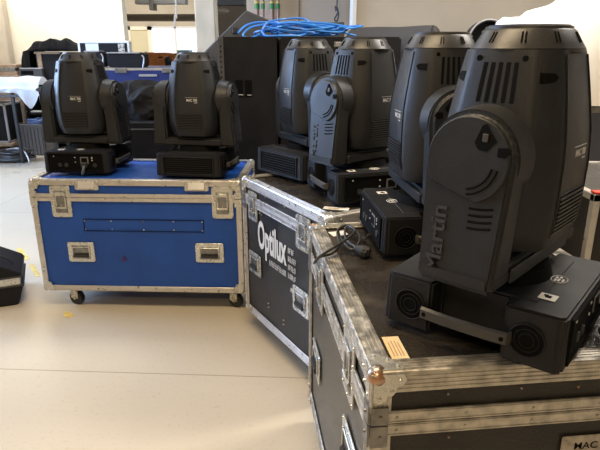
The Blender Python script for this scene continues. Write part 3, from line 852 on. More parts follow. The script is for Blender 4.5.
# nearest scuffed case
W3, D3 = .72, .914
rC = make_case(CC, W3, D3, .1136, ZC, M_GREYSCUFF, M_BLACKP, M_BLACKT, M_ALUW, M_STEELD, M_BALL, .655, .712, ew=.042)
tag(rC, 'nearest black flight case, scuffed, with worn ball corner and wide ribbed metal edges', 'flight case', 'flight cases carrying the stage lights')
for p in [o for o in COL.objects if o.parent == rC and o.name.startswith('body')]:
    p.data.materials.append(M_BLACKP)
    for q in p.data.polygons:
        if q.normal.y < -.9: q.material_index = 1
Ml = fm('left', W3, D3)
latch(rC, Ml, .645, .765, .600, .770, M_STEEL); latch(rC, Ml, .180, .300, .600, .770, M_STEEL)
handle(rC, Ml, .105, .255, .320, .425, M_STEEL); handle(rC, Ml, .655, .800, .395, .520, M_STEEL)
Mf = fm('front', W3, D3)
b = BM(); prism(b, rrect(.405, .560, .530, .619, .003), 0, .0025, .0006, Mf, 1); rivets(b, Mf, [(.415, .608), (.415, .54), (.55, .608), (.55, .54)], .002)
pl = build('name_plate', b, M_PLATE, rC)
b = BM(); text(b, 'MAC 700', Mf @ Matrix.Translation((.482, .594, .0027)), width=.095, height=.017, ext=.0006, bold=.01); build('plate_text', b, M_DARK, pl)
b = BM()
rivets(b, Mf, [(.15, .742), (.30, .744), (.16, .640), (.10, .560), (.42, .738)], .0008, .003); build('rivet', b, M_BALL, rC)

# ------------------------------------------------------------ small things on the cases
def flat_quad(name, cx, cy, z, w_, h, rz, m, th=.0006):
    b = BM(); box(b, -w_ / 2, w_ / 2, -h / 2, h / 2, 0, th); o = build(name, b, m); o.location = (cx, cy, z); o.rotation_euler = (0, 0, rz); return o
ZT = ZC - .004
st = flat_quad('paper_label', .197, 1.006, ZT + .0004, .036, .088, .10, M_STICK)
tag(st, 'cream paper label stuck on the black lid near the worn ball corner', 'label')
b = BM()
for x in (-.010, -.003, .004, .010): box(b, x - .0012, x + .0012, -.034, .030 - abs(x), .0006, .0009)
build('faded_writing', b, mat('faded_brown_ink', (.36, .22, .12), .7), st)
st = flat_quad('paper_label', .128, 1.735, ZT + .0004, .055, .045, .35, M_STICKW)
tag(st, 'white triangular paper label under the coiled lead at the far corner of the scuffed case', 'label')
b = BM()
st = flat_quad('paper_label', .140, 2.050, ZB - .0036, .10, .035, -.25, M_STICKW)
tag(st, 'white scuffed label on the lettered case lid at the foot of a stage light', 'label')
b = BM(); box(b, -.03, .01, -.006, .004, .0006, .0009); build('label_mark', b, mat('gold_ink', (.45, .30, .08), .5), st)

def plug(bm, p, d, r=.010):
    p = Vector(p); d = Vector(d).normalized(); cyl(bm, p, p + d * .028, r * .8, r * 1.25, 10); cyl(bm, p + d * .028, p + d * .042, r * 1.25, r * 1.05, 10)
# cable on the far left corner of the near case
b = BM()
z = ZC + .010
pts = [(.212, 1.60, z + .03), (.205, 1.62, z + .01), (.200, 1.66, z), (.180, 1.665, z + .012), (.150, 1.720, z + .018), (.125, 1.690, z + .014), (.128, 1.60, z + .014),
       (.155, 1.53, z + .006), (.185, 1.60, z + .022), (.158, 1.70, z + .026), (.120, 1.66, z + .022), (.118, 1.56, z + .010), (.095, 1.50, z + .006), (.058, 1.475, z + .004),
       (.040, 1.440, z), (.055, 1.455, z + .013), (.105, 1.520, z + .020), (.150, 1.575, z + .030), (.172, 1.63, z + .034), (.150, 1.68, z + .030), (.140, 1.60, z + .018), (.168, 1.535, z + .010)]
tube(b, pts, .0038, 8, 6)
o = build('power_cable', b, M_CABLE)
tag(o, 'thin dark lead coiled over the far left corner of the scuffed case', 'cable')
b = BM(); plug(b, (.168, 1.535, z + .006), (.6, -.5, -.05), .016); box(b, .180, .206, 1.500, 1.526, z - .006, z + .02, .004); build('connector', b, M_RUBBER, o)
# cables by the nearest light, right edge
b = BM(); zz = ZC + .012
random.seed(11)
cx, cy = .690, 1.050
pts = [(.640, 1.035, ZC + .060), (.655, 1.025, ZC + .075), (.668, 1.00, ZC + .050)]
for k in range(34):
    a = -2.2 + k * .62; rx = .055 + .016 * math.sin(k * 1.7); ry = .070 + .018 * math.cos(k * 2.3)
    pts.append((cx + rx * math.cos(a) + .01 * math.sin(k), cy - .045 + ry * math.sin(a), zz + .004 + .055 * (k / 34) + .012 * math.sin(k * 1.3)))
tube(b, pts, .0065, 8, 4)
pts = [(.668, 1.09, ZC + .050), (.675, 1.05, ZC + .070), (.665, .99, ZC + .050), (.655, .955, ZC + .022), (.70, .935, ZC + .022), (.78, .975, ZC + .014)]
tube(b, pts, .0065, 8, 4)
o = build('power_cable', b, M_CABLE)
tag(o, 'heap of thick black cable coils beside the base of the nearest stage light', 'cable')
b = BM(); plug(b, (.668, 1.040, ZC + .085), (-.82, .57, -.10), .010); build('connector', b, M_LIGHTG, o)
# power plug hanging over the blue case front
b = BM()
px_, py_, pz = -1.10, 2.84, ZA
A1c = Vector((LIGHTS[4][0], LIGHTS[4][1], ZA))
s0 = A1c + Matrix.Rotation(R(-4), 3, 'Z') @ Vector((.050, -.187, .062))
tube(b, [s0, s0 + Vector((.0, -.014, -.004)), s0 + Vector((.0, -.030, -.026)), s0 + Vector((-.005, -.036, -.047))], .008, 8, 4)
o = build('power_cable', b, M_CABLE); tag(o, 'short black plug lead hanging from the leftmost stage light above the blue case lid plate', 'cable')
b = BM(); box(b, s0.x - .014, s0.x + .014, s0.y - .022, s0.y + .004, s0.z - .014, s0.z + .014, .004); build('connector', b, M_RUBBER, o)

# ------------------------------------------------------------ tall speakers behind
def speaker(x0, x1, y0, y1, z1, label, recess=None, strip_=False, plate=None, z0=0.0):
    root = empty('speaker_cabinet', ((x0 + x1) / 2, y0, z0))
    T = Matrix.Translation((-(x0 + x1) / 2, -y0, -z0))
    b = BM(); box(b, x0, x1, y0, y1, z0, z1, .010, T, 2); c_ = build('cabinet', b, M_BLACKSP, root)
    if recess:
        a, bb, c0, c1 = recess
        b = BM(); box(b, a, bb, y0 - .002, y0 + .004, c0, c1, .001, T); h = build('handle_cup', b, M_DARK, root)
        b = BM(); xm = (a + bb) / 2; box(b, xm - .006, xm + .006, y0 - .005, y0, c0, c1, .001, T); box(b, a, bb, y0 - .004, y0, c0 + .012, c0 + .016, 0, T); build('handle_bar', b, M_BLACKSP, h)
        b = BM(); box(b, a + .01, a + .05, y0 - .0045, y0, c0 + .012, c0 + .016, 0, T); box(b, xm + .02, bb - .006, y0 - .0045, y0, c0 + .010, c0 + .014, 0, T); build('edge_mark', b, M_GREYTXT, h)
    if strip_:
        b = BM(); box(b, x0 - .004, x0 + .028, y0 - .004, y0 + .002, z0 + .2, z1 - .002, .001, T); r_ = build('rigging_rail', b, M_SPSLOPE, root)
        b = BM()
        for k in range(9): box(b, x0 + .008, x0 + .016, y0 - .006, y0 - .003, z1 - .06 - k * .03, z1 - .05 - k * .03, 0, T)
        build('rail_hole', b, M_DARK, r_)
    if plate:
        a, bb, c0, c1 = plate
        b = BM(); box(b, a, bb, y0 - .003, y0, c0, c1, .001, T); p = build('name_plate', b, M_STEELD, root)
        b = BM(); box(b, a + .01, bb - .03, y0 - .004, y0, c0 + .022, c0 + .028, 0, T); box(b, a + .01, bb - .012, y0 - .004, y0, c0 + .010, c0 + .014, 0, T); build('plate_mark', b, M_GREYTXT, p)
    tag(root, label, 'speaker')
    return root
q0, q1 = at(236, 97, 3.50), at(252, 80, 3.50)
speaker(-.492, -.142, 3.50, 4.10, 1.440, 'tall black speaker cabinet with square handle cup, behind the blue case', (q0.x, q1.x, q0.z, q1.z), True)
q0, q1 = at(334, 47, 3.56), at(348, 41.5, 3.56)
speaker(-.128, .622, 3.56, 4.16, 1.440, 'wide black speaker cabinet with small name plate, blue cable on top', None, False, (q0.x, q1.x, q0.z, q1.z))
# sloped grey speaker behind the tall one
b = BM()
Yw = 4.38
prof = [at(201, 62, Yw), at(204, 52, Yw), at(215, 41, Yw), at(230, 26, Yw), at(246, 10, Yw), at(262, 17, Yw), at(285, 27, Yw)]
outl = [(prof[0].x - .02, .0)] + [(p.x, p.z) for p in prof] + [(prof[-1].x + .1, 1.40), (prof[-1].x + .1, .0)]
prism(b, outl, 0, .5, .008, Matrix(((1, 0, 0, 0), (0, 0, 1, Yw), (0, 1, 0, 0), (0, 0, 0, 1))), 1)
bmesh.ops.recalc_face_normals(b, faces=b.faces[:])
o = build('speaker_wedge', b, M_SPSLOPE)
tag(o, 'grey cabinet with sloping curved top rising behind the tall black speaker', 'speaker')
b = BM(); q = at(235, 31, Yw - .004); box(b, q.x - .02, q.x + .02, Yw - .012, Yw, q.z - .02, q.z + .03, .004)
build('jack_socket', b, M_RUBBER, o)

# blue cable coil on the speakers
random.seed(21)
b = BM()
zt = 1.441
def coil_pts(cx, cy, rx, ry, rz, z, turns, ph, tilt=0.0):
    P = []
    n = int(turns * 14)
    for k in range(n):
        a = ph + 2 * PI * k / 14
        x = rx * math.cos(a) * (1 + .05 * math.sin(k * .7)); y = ry * math.sin(a)
        P.append((cx + x * math.cos(rz) - y * math.sin(rz), cy + x * math.sin(rz) + y * math.cos(rz), z + .006 + .02 * (1 + math.sin(a * 1.5 + ph)) + .0006 * k + tilt * math.cos(a)))
    return P
for k in range(8):
    c_ = coil_pts(.02 + random.uniform(-.06, .10), 3.82 + random.uniform(-.03, .03), random.uniform(.20, .32), random.uniform(.10, .16), random.uniform(-.18, .18), zt + k * .0055, 1.3, random.uniform(0, 6), random.uniform(-.012, .016))
    tube(b, c_, .0065, 6, 3)
q = [at(238, 33, 3.62), at(247, 25, 3.7), at(262, 22, 3.8), at(278, 26, 3.85), at(262, 33, 3.75), at(250, 38.0, 3.62), at(243, 35, 3.60), at(252, 27, 3.7), at(275, 23, 3.85)]
tube(b, q, .0065, 6, 5)
q = [at(262, 30, 3.75), at(268, 22, 3.8), at(285, 19, 3.9), at(303, 18.5, 3.9), at(312, 24, 3.85), at(325, 30, 3.8)]
tube(b, q, .0065, 6, 5)
q = [at(315, 27, 3.75), at(335, 30, 3.75), at(345, 33, 3.75), at(356, 35.6, 3.7)]
tube(b, q, .0065, 6, 5)
q = [at(262, 31, 3.75), at(266, 36, 3.65), at(280, 38, 3.60), at(300, 36.0, 3.60), at(310, 31, 3.75)]
for p in q: p.z = max(p.z, zt + .007)
tube(b, q, .0065, 6, 5)
for v in b.verts: v.co.z = max(v.co.z, zt + .0005) if v.co.y > 3.49 else v.co.z
o = build('cable_coil', b, M_BLUECAB)
tag(o, 'loosely coiled bright blue cable lying on top of the black speakers', 'cable')

# ------------------------------------------------------------ things behind on the right
def simple(name, bm, m, label, cat, group=None, sm=35):
    o = build(name, bm, m, None, sm); tag(o, label, cat, group); return o
def crate_case(name, x0, x1, y0, y1, z0, z1, panel, rail_m, label, cat, ew=.03, group=None):
    root = empty(name, ((x0 + x1) / 2, (y0 + y1) / 2, z0))
    T = Matrix.Translation((-(x0 + x1) / 2, -(y0 + y1) / 2, -z0))
    b = BM(); box(b, x0 + .003, x1 - .003, y0 + .003, y1 - .003, z0, z1 - .003, .002, T); build('body', b, panel, root)
    b = BM()
    def tb(*a): box(b, *a, .002, T)
    for (x, y) in ((x0, y0), (x1 - ew, y0), (x0, y1 - ew), (x1 - ew, y1 - ew)): tb(x, x + ew, y, y + ew, z0 + .001, z1)
    for z in (z0 + .001, z1 - ew):
        tb(x0, x1, y0, y0 + ew, z, z + ew); tb(x0, x1, y1 - ew, y1, z, z + ew); tb(x0, x0 + ew, y0, y1, z, z + ew); tb(x1 - ew, x1, y0, y1, z, z + ew)
    build('edge_trim', b, rail_m, root)
    tag(root, label, cat, group)
    return root
def blob(name, cx, cy, cz, rx, ry, rz, amp, freq, m, seed, label, cat, flat=None, sub=5, group=None, folds=0.0, fdir=(1, .3, .2)):
    b = BM(); bmesh.ops.create_icosphere(b, subdivisions=sub, radius=1)
    for v in b.verts:
        n = v.co.normalized()
        p = Vector((n.x * rx, n.y * ry, n.z * rz))
        d = noise.fractal(p * freq + Vector((seed, seed * 1.7, 0)), 0.9, 2.1, 4)
        d2 = abs(noise.noise(p * freq * 1.8 + Vector((seed * 3, 0, seed))))
        q = p + n * amp * (d - d2 * 1.3)
        if folds: q += n * folds * (1 - abs(math.sin(6 * (q.x * fdir[0] + q.y * fdir[1] + q.z * fdir[2]) / max(rx, rz) + 3 * d)))
        v.co = Vector((cx, cy, cz)) + q
        if flat is not None and v.co.z < flat: v.co.z = flat + (v.co.z - flat) * .02
    o = build(name, b, m, None, 60); tag(o, label, cat, group); return o

crate_case('road_case', .34, 2.25, 4.25, 4.90, 0, 1.27, M_BLACKP, M_STEELD, 'black road case under the rolled grey cloth behind the speakers', 'flight case')
# rolled dark cloth
b = BM(); pa, pb = Vector((.34, 4.55, 1.392)), at(433, 39, 4.35); pb.z = 1.405; pa = Vector((.42, 4.62, 1.388))
pts = [pa + (pb - pa) * t for t in [k / 12 for k in range(13)]]
t = BM(); tube(t, pts, .128, 28, 1)
for v in t.verts:
    n = noise.noise(v.co * 5) * .012; v.co.z += n; v.co.z = max(v.co.z, 1.273)
_merge(b, t)
t = bmesh.new(); bmesh.ops.create_uvsphere(t, u_segments=28, v_segments=14, radius=.128); _merge(b, t, Matrix.Translation(pb) @ Matrix.Diagonal((.5, .7, .985, 1)))
t = bmesh.new(); bmesh.ops.create_uvsphere(t, u_segments=28, v_segments=14, radius=.128); _merge(b, t, Matrix.Translation(pa) @ Matrix.Diagonal((.5, .6, 1, 1)))
simple('cloth_roll', b, M_GREYCL, 'long dark grey cloth roll with rounded end lying behind the speakers', 'cloth roll', sm=60)
q0, q1 = at(318, 32, 4.9), at(345, 22, 4.9)
b = BM(); box(b, -.05, q1.x, 4.95, 5.25, 0, q1.z, .005); simple('equipment_rack', b, M_GREYCL, 'dark grey cabinet top behind the blue cable coil', 'cabinet')
# round can with pale rim
c_ = at(478, 38, 4.5)
b = BM()
root = empty('stage_lamp_can', (c_.x, 4.5, 1.273))
zc_ = .155
lathe(b, [(.0, 0), (.12, 0), (.135, .02), (.140, .16), (.136, .165), (.128, .16), (.12, .03), (0, .025)], 36, Matrix.Translation((0, -.08, zc_)) @ Matrix.Rotation(R(90), 4, 'X'))
build('can', b, M_RUBBER, root)
b = BM(); tube(b, [(.142 * math.cos(k * PI / 16), -.245, zc_ + .142 * math.sin(k * PI / 16)) for k in range(33)], .007, 6, 1)
for v in b.verts: v.co.z = max(v.co.z, 0.001)
build('rim', b, M_LIGHTG, root)
b = BM(); box(b, -.03, .03, -.20, -.10, 0, .03, .004); build('foot', b, M_STEELD, root)
tag(root, 'round black lamp can with pale rim between the two nearest stage lights', 'lamp')

# white cloth heap on a tall dark cabinet at the right
crate_case('road_case', 1.06, 2.30, 2.78, 3.40, 0, 1.10, M_SLATE, M_STEELD, 'slate blue road case under the white cloth heap at the right', 'flight case')
b = BM(); N, MM = 70, 46
x0, x1, y0, y1 = 1.07, 2.36, 2.76, 3.42
gv = []
def cloth_z(x, y):
    s = max(0, min(1, (x - 1.17) / .36)); s = s * s * (3 - 2 * s)
    h = 1.545 + .14 * s + .030 * noise.noise(Vector((x * 3.1, y * 3.3, 1))) + .022 * noise.noise(Vector((x * 9, y * 7, 2)))
    return h
for i in range(N + 1):
    row = []
    for j in range(MM + 1):
        u = i / N; v = j / MM
        row.append((x0 + (x1 - x0) * u, y0 + (y1 - y0) * v))
    gv.append(row)
t = bmesh.new(); vs = []
for i in range(N + 1):
    r_ = []
    for j in range(MM + 1):
        x, y = gv[i][j]
        e = min((x - x0) / .05, (x1 - x) / .14, (y - y0) / .16, (y1 - y) / .16)
        e = max(0, min(1, e)); k = math.sqrt(1 - (1 - e) ** 2)
        zlow = 1.104
        z = zlow + (cloth_z(x, y) - zlow) * k
        f = .016 * math.sin(x * 26 + 5 * noise.noise(Vector((x * 2, y * 2, 0)))) * (1 - k)
        r_.append(t.verts.new((x, y + f, z)))
    vs.append(r_)
for i in range(N):
    for j in range(MM): t.faces.new((vs[i][j], vs[i + 1][j], vs[i + 1][j + 1], vs[i][j + 1]))
low = []
per = [vs[i][0] for i in range(N + 1)] + [vs[N][j] for j in range(1, MM + 1)] + [vs[i][MM] for i in range(N - 1, -1, -1)] + [vs[0][j] for j in range(MM - 1, 0, -1)]
t.faces.new(per[::-1])
bmesh.ops.recalc_face_normals(t, faces=t.faces[:])
_merge(b, t)
simple('white_cloth', b, M_WHCLOTH, 'big white cloth heap bundled up at the right, behind the nearest stage light', 'cloth', sm=70)

# free end of the cloth, a rolled tip pointing left
# case standing behind the near case at the right edge
crate_case('road_case', .862, 1.48, 1.56, 2.06, 0, .972, M_BLACKP, M_ALU, 'black road case with red tape on its metal edge, right of the nearest case', 'flight case', ew=.022)
b = BM(); box(b, .866, 1.47, 1.562, 1.592, .9728, .979, .001)
simple('red_tape', b, M_RED, 'red tape strip along the metal edge of the road case at the right', 'tape')

# pipes with green tape
for i, px in enumerate((257, 263, 272, 278)):
    b = BM(); p = at(px, 5, 7.45); cyl(b, (p.x, 7.45, 0), (p.x, 7.45, CEIL), .026 if i % 2 == 0 else .018, n=12)
    root = build('wall_pipe', b, M_PINK)
    tag(root, ['leftmost thin pipe running up the beige wall, green band at top', 'second thin pipe from the left on the beige wall', 'third thin pipe from the left on the beige wall, green band at top', 'rightmost of four thin pipes on the beige wall'][i], 'pipe', 'pipes on the beige wall')
    b = BM(); cyl(b, (p.x, 7.45, at(px, 9, 7.45).z), (p.x, 7.45, at(px, 4, 7.45).z), .032 if i % 2 == 0 else .024, n=12); g = build('green_band', b, M_GREEN, root)
    b = BM(); zb = at(px, 3.2, 7.45).z; cyl(b, (p.x, 7.45, zb), (p.x, 7.45, zb + .02), .033 if i % 2 == 0 else .025, n=12); build('yellow_band', b, M_YEL, root)
# thin conduit and hanging cord on the middle wall
b = BM(); p = at(299, 10, 7.57); cyl(b, (p.x, 7.585, 0), (p.x, 7.585, CEIL), .007, n=8); simple('wall_conduit', b, M_BEAM, 'thin dark conduit on the beige wall above the blue cable', 'conduit')
b = BM(); q = [at(336, -8, 7.5), at(337, 2, 7.5), at(335, 6, 7.5), at(338, 12, 7.5), at(334.5, 19, 7.5), at(337, 21, 7.5), at(338.5, 14, 7.5), at(336.5, 6, 7.5)]
q[0].z = 3.28
tube(b, q, .010, 6, 4); simple('hanging_cord', b, M_CABLE, 'dark looped cord hanging down the pale wall above the speakers', 'cord')

# ------------------------------------------------------------ far hall and middle distance, left
# suspended strip lamp and its cable
p0, p1 = at(152, 2, 9.5), at(187, 2, 9.5)
root = empty('strip_lamp', ((p0.x + p1.x) / 2, 9.5, at(160, 4.5, 9.5).z))
hw_ = (p1.x - p0.x) / 2
b = BM(); box(b, -hw_ - .25, hw_, -.10, .10, 0, .09, .01); build('lamp_body', b, M_LIGHTG, root)
b = BM(); box(b, -hw_ - .02, -hw_ + .05, -.13, .10, -.09, .09, .008); build('end_bracket', b, M_STEELD, root)
b = BM()
for s in (-.25, .5): cyl(b, (s * hw_, 0, .08), (s * hw_, 0, 4.2 - root.location.z), .006, n=6)
build('suspension_wire', b, M_STEELD, root)
tag(root, 'grey strip lamp hung near the ceiling left of the plaster pillar', 'ceiling lamp')
b = BM(); q = [at(177, -6, 9.1), at(176, 5, 9.1), at(175, 15, 9.1), at(174.5, 27, 9.1)]; q[0].z = 4.19
tube(b, q, .016, 6, 3); simple('hanging_cord', b, M_WINFR, 'white cord hanging from the hall ceiling in front of the bright window', 'cord')
b = BM(); q0, q1 = at(215, 5, 9.2), at(244, -4, 9.2); box(b, q0.x, q1.x, 9.2, 9.5, q0.z, q1.z + .3); struct('trim_5', b, M_RUBBER)
b = BM(); q0 = at(222, 11, 10); t = bmesh.new(); bmesh.ops.create_uvsphere(t, u_segments=16, v_segments=10, radius=.09); _merge(b, t, Matrix.Translation((q0.x, 10, q0.z)) @ Matrix.Diagonal((1.3, 1, .55, 1)))
cyl(b, (q0.x, 10, q0.z + .03), (q0.x, 10, 4.2), .012, n=8)
simple('ceiling_pendant', b, M_BEAM, 'small dim pendant hanging in the gap right of the plaster pillar', 'lamp')
# raised work table in the far hall, wooden crate, pale box
q0, q1 = at(148, 66, 12.0), at(175, 52.5, 12.0)
zt_ = q0.z
b = BM(); box(b, -4.2, -1.9, 11.5, 12.6, zt_ - .06, zt_, .005)
root = build('work_table', b, M_WOODL); tag(root, 'raised wooden work table in the far hall under the orange crate', 'table')
for x, y in ((-4.1, 11.6), (-2.0, 11.6), (-4.1, 12.5), (-2.0, 12.5)):
    b = BM(); box(b, x - .04, x + .04, y - .04, y + .04, 0, zt_ - .06); build('leg', b, M_WOODL, root)
root = empty('wooden_crate', ((q0.x + q1.x) / 2, 12.25, zt_))
hw_ = (q1.x - q0.x) / 2; hh = q1.z - q0.z
b = BM(); box(b, -hw_, hw_ * .35, -.25, .25, 0.001, hh, .006); box(b, hw_ * .37, hw_, -.25, .25, 0.001, hh * .94, .006); build('box_body', b, M_WOOD, root)
b = BM(); box(b, -hw_ * .2, hw_ * .1, -.262, -.25, hh * .6, hh * .7); build('handle_slot', b, M_DARK, root)
tag(root, 'orange plywood crate standing below the bright far window', 'crate')
q2 = at(174, 62, 11.8)
b = BM(); t = bmesh.new(); bmesh.ops.create_uvsphere(t, u_segments=16, v_segments=10, radius=.09); _merge(b, t, Matrix.Translation((q2.x - .12, 11.78, zt_ + .10)) @ Matrix.Diagonal((.8, .8, 1.1, 1)))
cyl(b, (q2.x - .12, 11.78, zt_ + .001), (q2.x - .12, 11.78, zt_ + .06), .06, n=14)
simple('black_kettle', b, M_RUBBER, 'small round black object in front of the orange crate', 'kettle')
q0, q1 = at(179, 66, 12.0), at(190, 50, 12.0)
b = BM(); box(b, q0.x, q1.x, 11.9, 12.3, zt_ + .001, q1.z, .01); simple('plastic_box', b, M_PALEB, 'pale blue plastic box right of the orange crate', 'box')
q0, q1 = at(190, 66, 11.9), at(204, 52, 11.9)
b = BM(); box(b, q0.x + .02, min(q1.x, -1.92), 11.7, 12.1, zt_ + .001, q1.z, .02); simple('equipment_box', b, M_SPSLOPE, 'grey box beside the pale blue box at the foot of the pillar', 'box')

# background blue case (long) with grey monitors on it
q0, q1 = at(101, 90, 5.4), at(205, 68, 5.4)
zb1 = q1.z
rD = crate_case('road_case', q0.x, q1.x, 5.4, 6.0, 0, zb1, mat('navy_laminate', (0.008, 0.022, 0.13), .45, bump=.4), M_ALU, 'long dark blue road case far behind, crossing between the two left stage lights', 'flight case', ew=.022)
b = BM(); x = at(148, 75, 5.4).x - rD.location.x
box(b, x - .085, x + .085, -.308, -.299, at(148, 76.5, 5.4).z, at(148, 74.2, 5.4).z, .001); build('grey_strip', b, M_LIGHTG, rD)
for px in (121, 168):
    b = BM(); x = at(px, 69, 5.4).x - rD.location.x; box(b, x - .055, x + .055, -.312, -.298, zb1 - .045, zb1 - .004, .003)
    build('lid_catch', b, M_STEELD, rD)
def screen(pxa, pxb, pyt, Y, label, lean, wb):
    q0, q1 = at(pxa, 66, Y), at(pxb, pyt, Y)
    root = empty('flat_equipment_case', ((q0.x + q1.x) / 2, Y, zb1 + .001))
    hw_ = (q1.x - q0.x) / 2; h = q1.z - zb1
    b = BM(); prism(b, rrect(-hw_, hw_, 0, h, .03), 0, .12, .004, Matrix(((1, 0, 0, 0), (0, 0, 1, 0), (0, 1, 0, 0), (0, 0, 0, 1))), 1); bmesh.ops.recalc_face_normals(b, faces=b.faces[:])
    build('shell', b, M_CLOTH, root)
    b = BM()
    tube(b, [(hw_ - .03, -.006, .0), (hw_ - .012, -.006, h * .6), (hw_ - .03, -.006, h - .02)], .007, 6, 3)
    box(b, -hw_, hw_ - .05, -.012, .13, h - .006, h + .006, .002)
    build('metal_edge', b, M_LIGHTG, root)
    tag(root, label, 'equipment case'); return root
screen(108, 145, 53, 5.50, 'flat black case with pale metal top edge standing on the long dark blue case', 0, 1)
screen(86, 104, 51.5, 5.55, 'small flat black case half hidden behind the leftmost stage light', 0, 1)
# pale box with black panel behind
q0, q1 = at(80, 66, 7.2), at(129, 41, 7.2)
zs_ = at(80, 66, 7.2).z
b = BM(); TX = at(68, 60, 7.4).x; box(b, TX, q1.x + .05, 7.0, 7.8, zs_ - .05, zs_, .004); root = build('work_table', b, M_BEAM)
tag(root, 'dark table along the cream wall carrying draped cloth and a pale case', 'table')
for x in (TX + .04, q1.x): 
    for y in (7.05, 7.75): b = BM(); box(b, x - .03, x + .03, y - .03, y + .03, 0, zs_ - .05); build('leg', b, M_STEELD, root)
root = empty('rack_case', ((q0.x + q1.x) / 2, 7.3, zs_ + .001)); hw_ = (q1.x - q0.x) / 2; h = q1.z - zs_
b = BM(); box(b, -hw_, hw_, -.1, .0, 0, h, .006); build('shell', b, M_WINFR, root)
b = BM(); box(b, -hw_ + .03, hw_ - .03, -.104, -.098, .02, h - .025); build('front_panel', b, M_CLOTH, root)
b = BM(); box(b, -hw_ + .10, -hw_ + .26, -.108, -.102, h - .14, h - .03); build('paper_label', b, M_WINFR, root)
b = BM(); box(b, hw_ - .14, hw_ - .06, -.108, -.102, h - .14, h - .03); build('silver_catch', b, M_STEEL, root)
tag(root, 'pale edged rack case with black front panel against the cream wall', 'rack case')

# storage shelf along the cream wall, wooden-rimmed box on it, black cloth over the box
SH = .93
sx0, sx1 = at(19, 60, 7.7).x, at(64, 60, 7.7).x
root = empty('storage_shelf', ((sx0 + sx1) / 2, 7.7, 0)); hw_ = (sx1 - sx0) / 2
b = BM(); box(b, -hw_, hw_, .46, .50, 0, SH, .004); box(b, -hw_, -hw_ + .03, 0, .5, 0, SH, .003); box(b, hw_ - .03, hw_, 0, .5, 0, SH, .003); build('carcass', b, M_BLACKSP, root)
for z in (.08, .48, SH - .03):
    b = BM(); box(b, -hw_ + .03, hw_ - .03, 0, .46, z, z + .03, .003); build('shelf', b, M_BLACKSP, root)
tag(root, 'dark open shelf unit against the cream wall behind the grey crate', 'shelf')
q = at(32, 105, 7.8)
b = BM(); prism(b, [(-.16, -.05), (.14, -.05), (.17, -.02), (.14, .05), (-.14, .05), (-.18, .0)], 0, .02, .003)
o = simple('paper_sheet', b, M_WINFR, 'small pale sheet lying on the dark shelf above the crate', 'paper'); o.location = (q.x + .02, 7.80, .512)
bx0, bx1 = at(36, 60, 7.8).x, at(60, 60, 7.8).x
root = empty('open_box', ((bx0 + bx1) / 2, 7.80, SH + .001))
hw_ = (bx1 - bx0) / 2; zt2 = at(45, 52.5, 7.78).z - SH
b = BM(); box(b, -hw_, hw_, 0, .36, 0, zt2, .004); build('box_body', b, M_CLOTH, root)
b = BM(); box(b, -hw_ - .01, hw_ + .01, -.015, .008, zt2 - .02, zt2 + .010, .002); box(b, -hw_ + .02, -hw_ + .08, -.012, .005, .05, zt2 - .02, .002); build('wood_rim', b, M_WOODL, root)
tag(root, 'tall dark box with bare wooden rim under the draped black cloth', 'box')
ztop = zt2 + SH
b = BM(); t = bmesh.new()
xa, xb = at(24, 60, 7.95).x, at(86, 60, 7.95).x
n1, n2 = 72, 30; vs = []
for i in range(n1 + 1):
    r_ = []
    for j in range(n2 + 1):
        v = j / n2; uu = .5 - .5 * math.cos(PI * i / n1)
        xx = xa + (xb - xa) * uu
        prof_ = [(0, 1.00), (.03, 1.18), (.08, 1.30), (.18, 1.385), (.38, 1.455), (.55, 1.475), (.75, 1.46), (.90, 1.41), (1.0, 1.30)]
        for (u0, h0), (u1, h1) in zip(prof_, prof_[1:]):
            if uu <= u1 + 1e-6: zt3 = h0 + (h1 - h0) * (uu - u0) / (u1 - u0); break
        w_ = min(1, 3.2 * math.sin(PI * v))
        hang = uu < .19
        zlo = SH + .02 if hang else ztop + .016
        n_ = noise.noise(Vector((uu * 6, v * 3, 3))) * .03 + .016 * math.sin(uu * 26 + v * 4)
        zz = zlo + max(0.0, (zt3 - zlo)) * w_ + n_ * w_
        if not hang: zz = max(zz, ztop + .016)
        r_.append(t.verts.new((xx, 7.76 + .48 * v + .012 * math.sin(uu * 40), zz)))
    vs.append(r_)
for i in range(n1):
    for j in range(n2): t.faces.new((vs[i][j], vs[i + 1][j], vs[i + 1][j + 1], vs[i][j + 1]))
bmesh.ops.solidify(t, geom=t.faces[:], thickness=.012)
_merge(b, t)
simple('draped_cloth', b, M_CLOTH, 'black cloth heaped over the wooden rimmed box against the cream wall', 'cloth', sm=70)
# slim rack unit standing on the shelf
q0, q1 = at(21, 80, 7.72), at(42, 69, 7.72)
root = empty('rack_unit', ((q0.x + q1.x) / 2, 7.715, SH + .001)); hw_ = (q1.x - q0.x) / 2; h = q1.z - SH
b = BM(); box(b, -hw_, hw_, 0, .055, 0, h, .004); build('shell', b, M_SPSLOPE, root)
for za, zb, xr_ in ((h - .075, h - .025, .12), (h - .15, h - .10, .04)):
    b = BM(); box(b, -hw_ + .02, hw_ - xr_, -.004, .001, za, zb); build('front_panel', b, M_DARK, root)
b = BM(); box(b, -hw_, hw_, -.006, .058, h, h + .012, .002); build('top_edge', b, M_LIGHTG, root)
tag(root, 'slim grey rack unit standing upright behind the plastic covered table', 'rack unit')
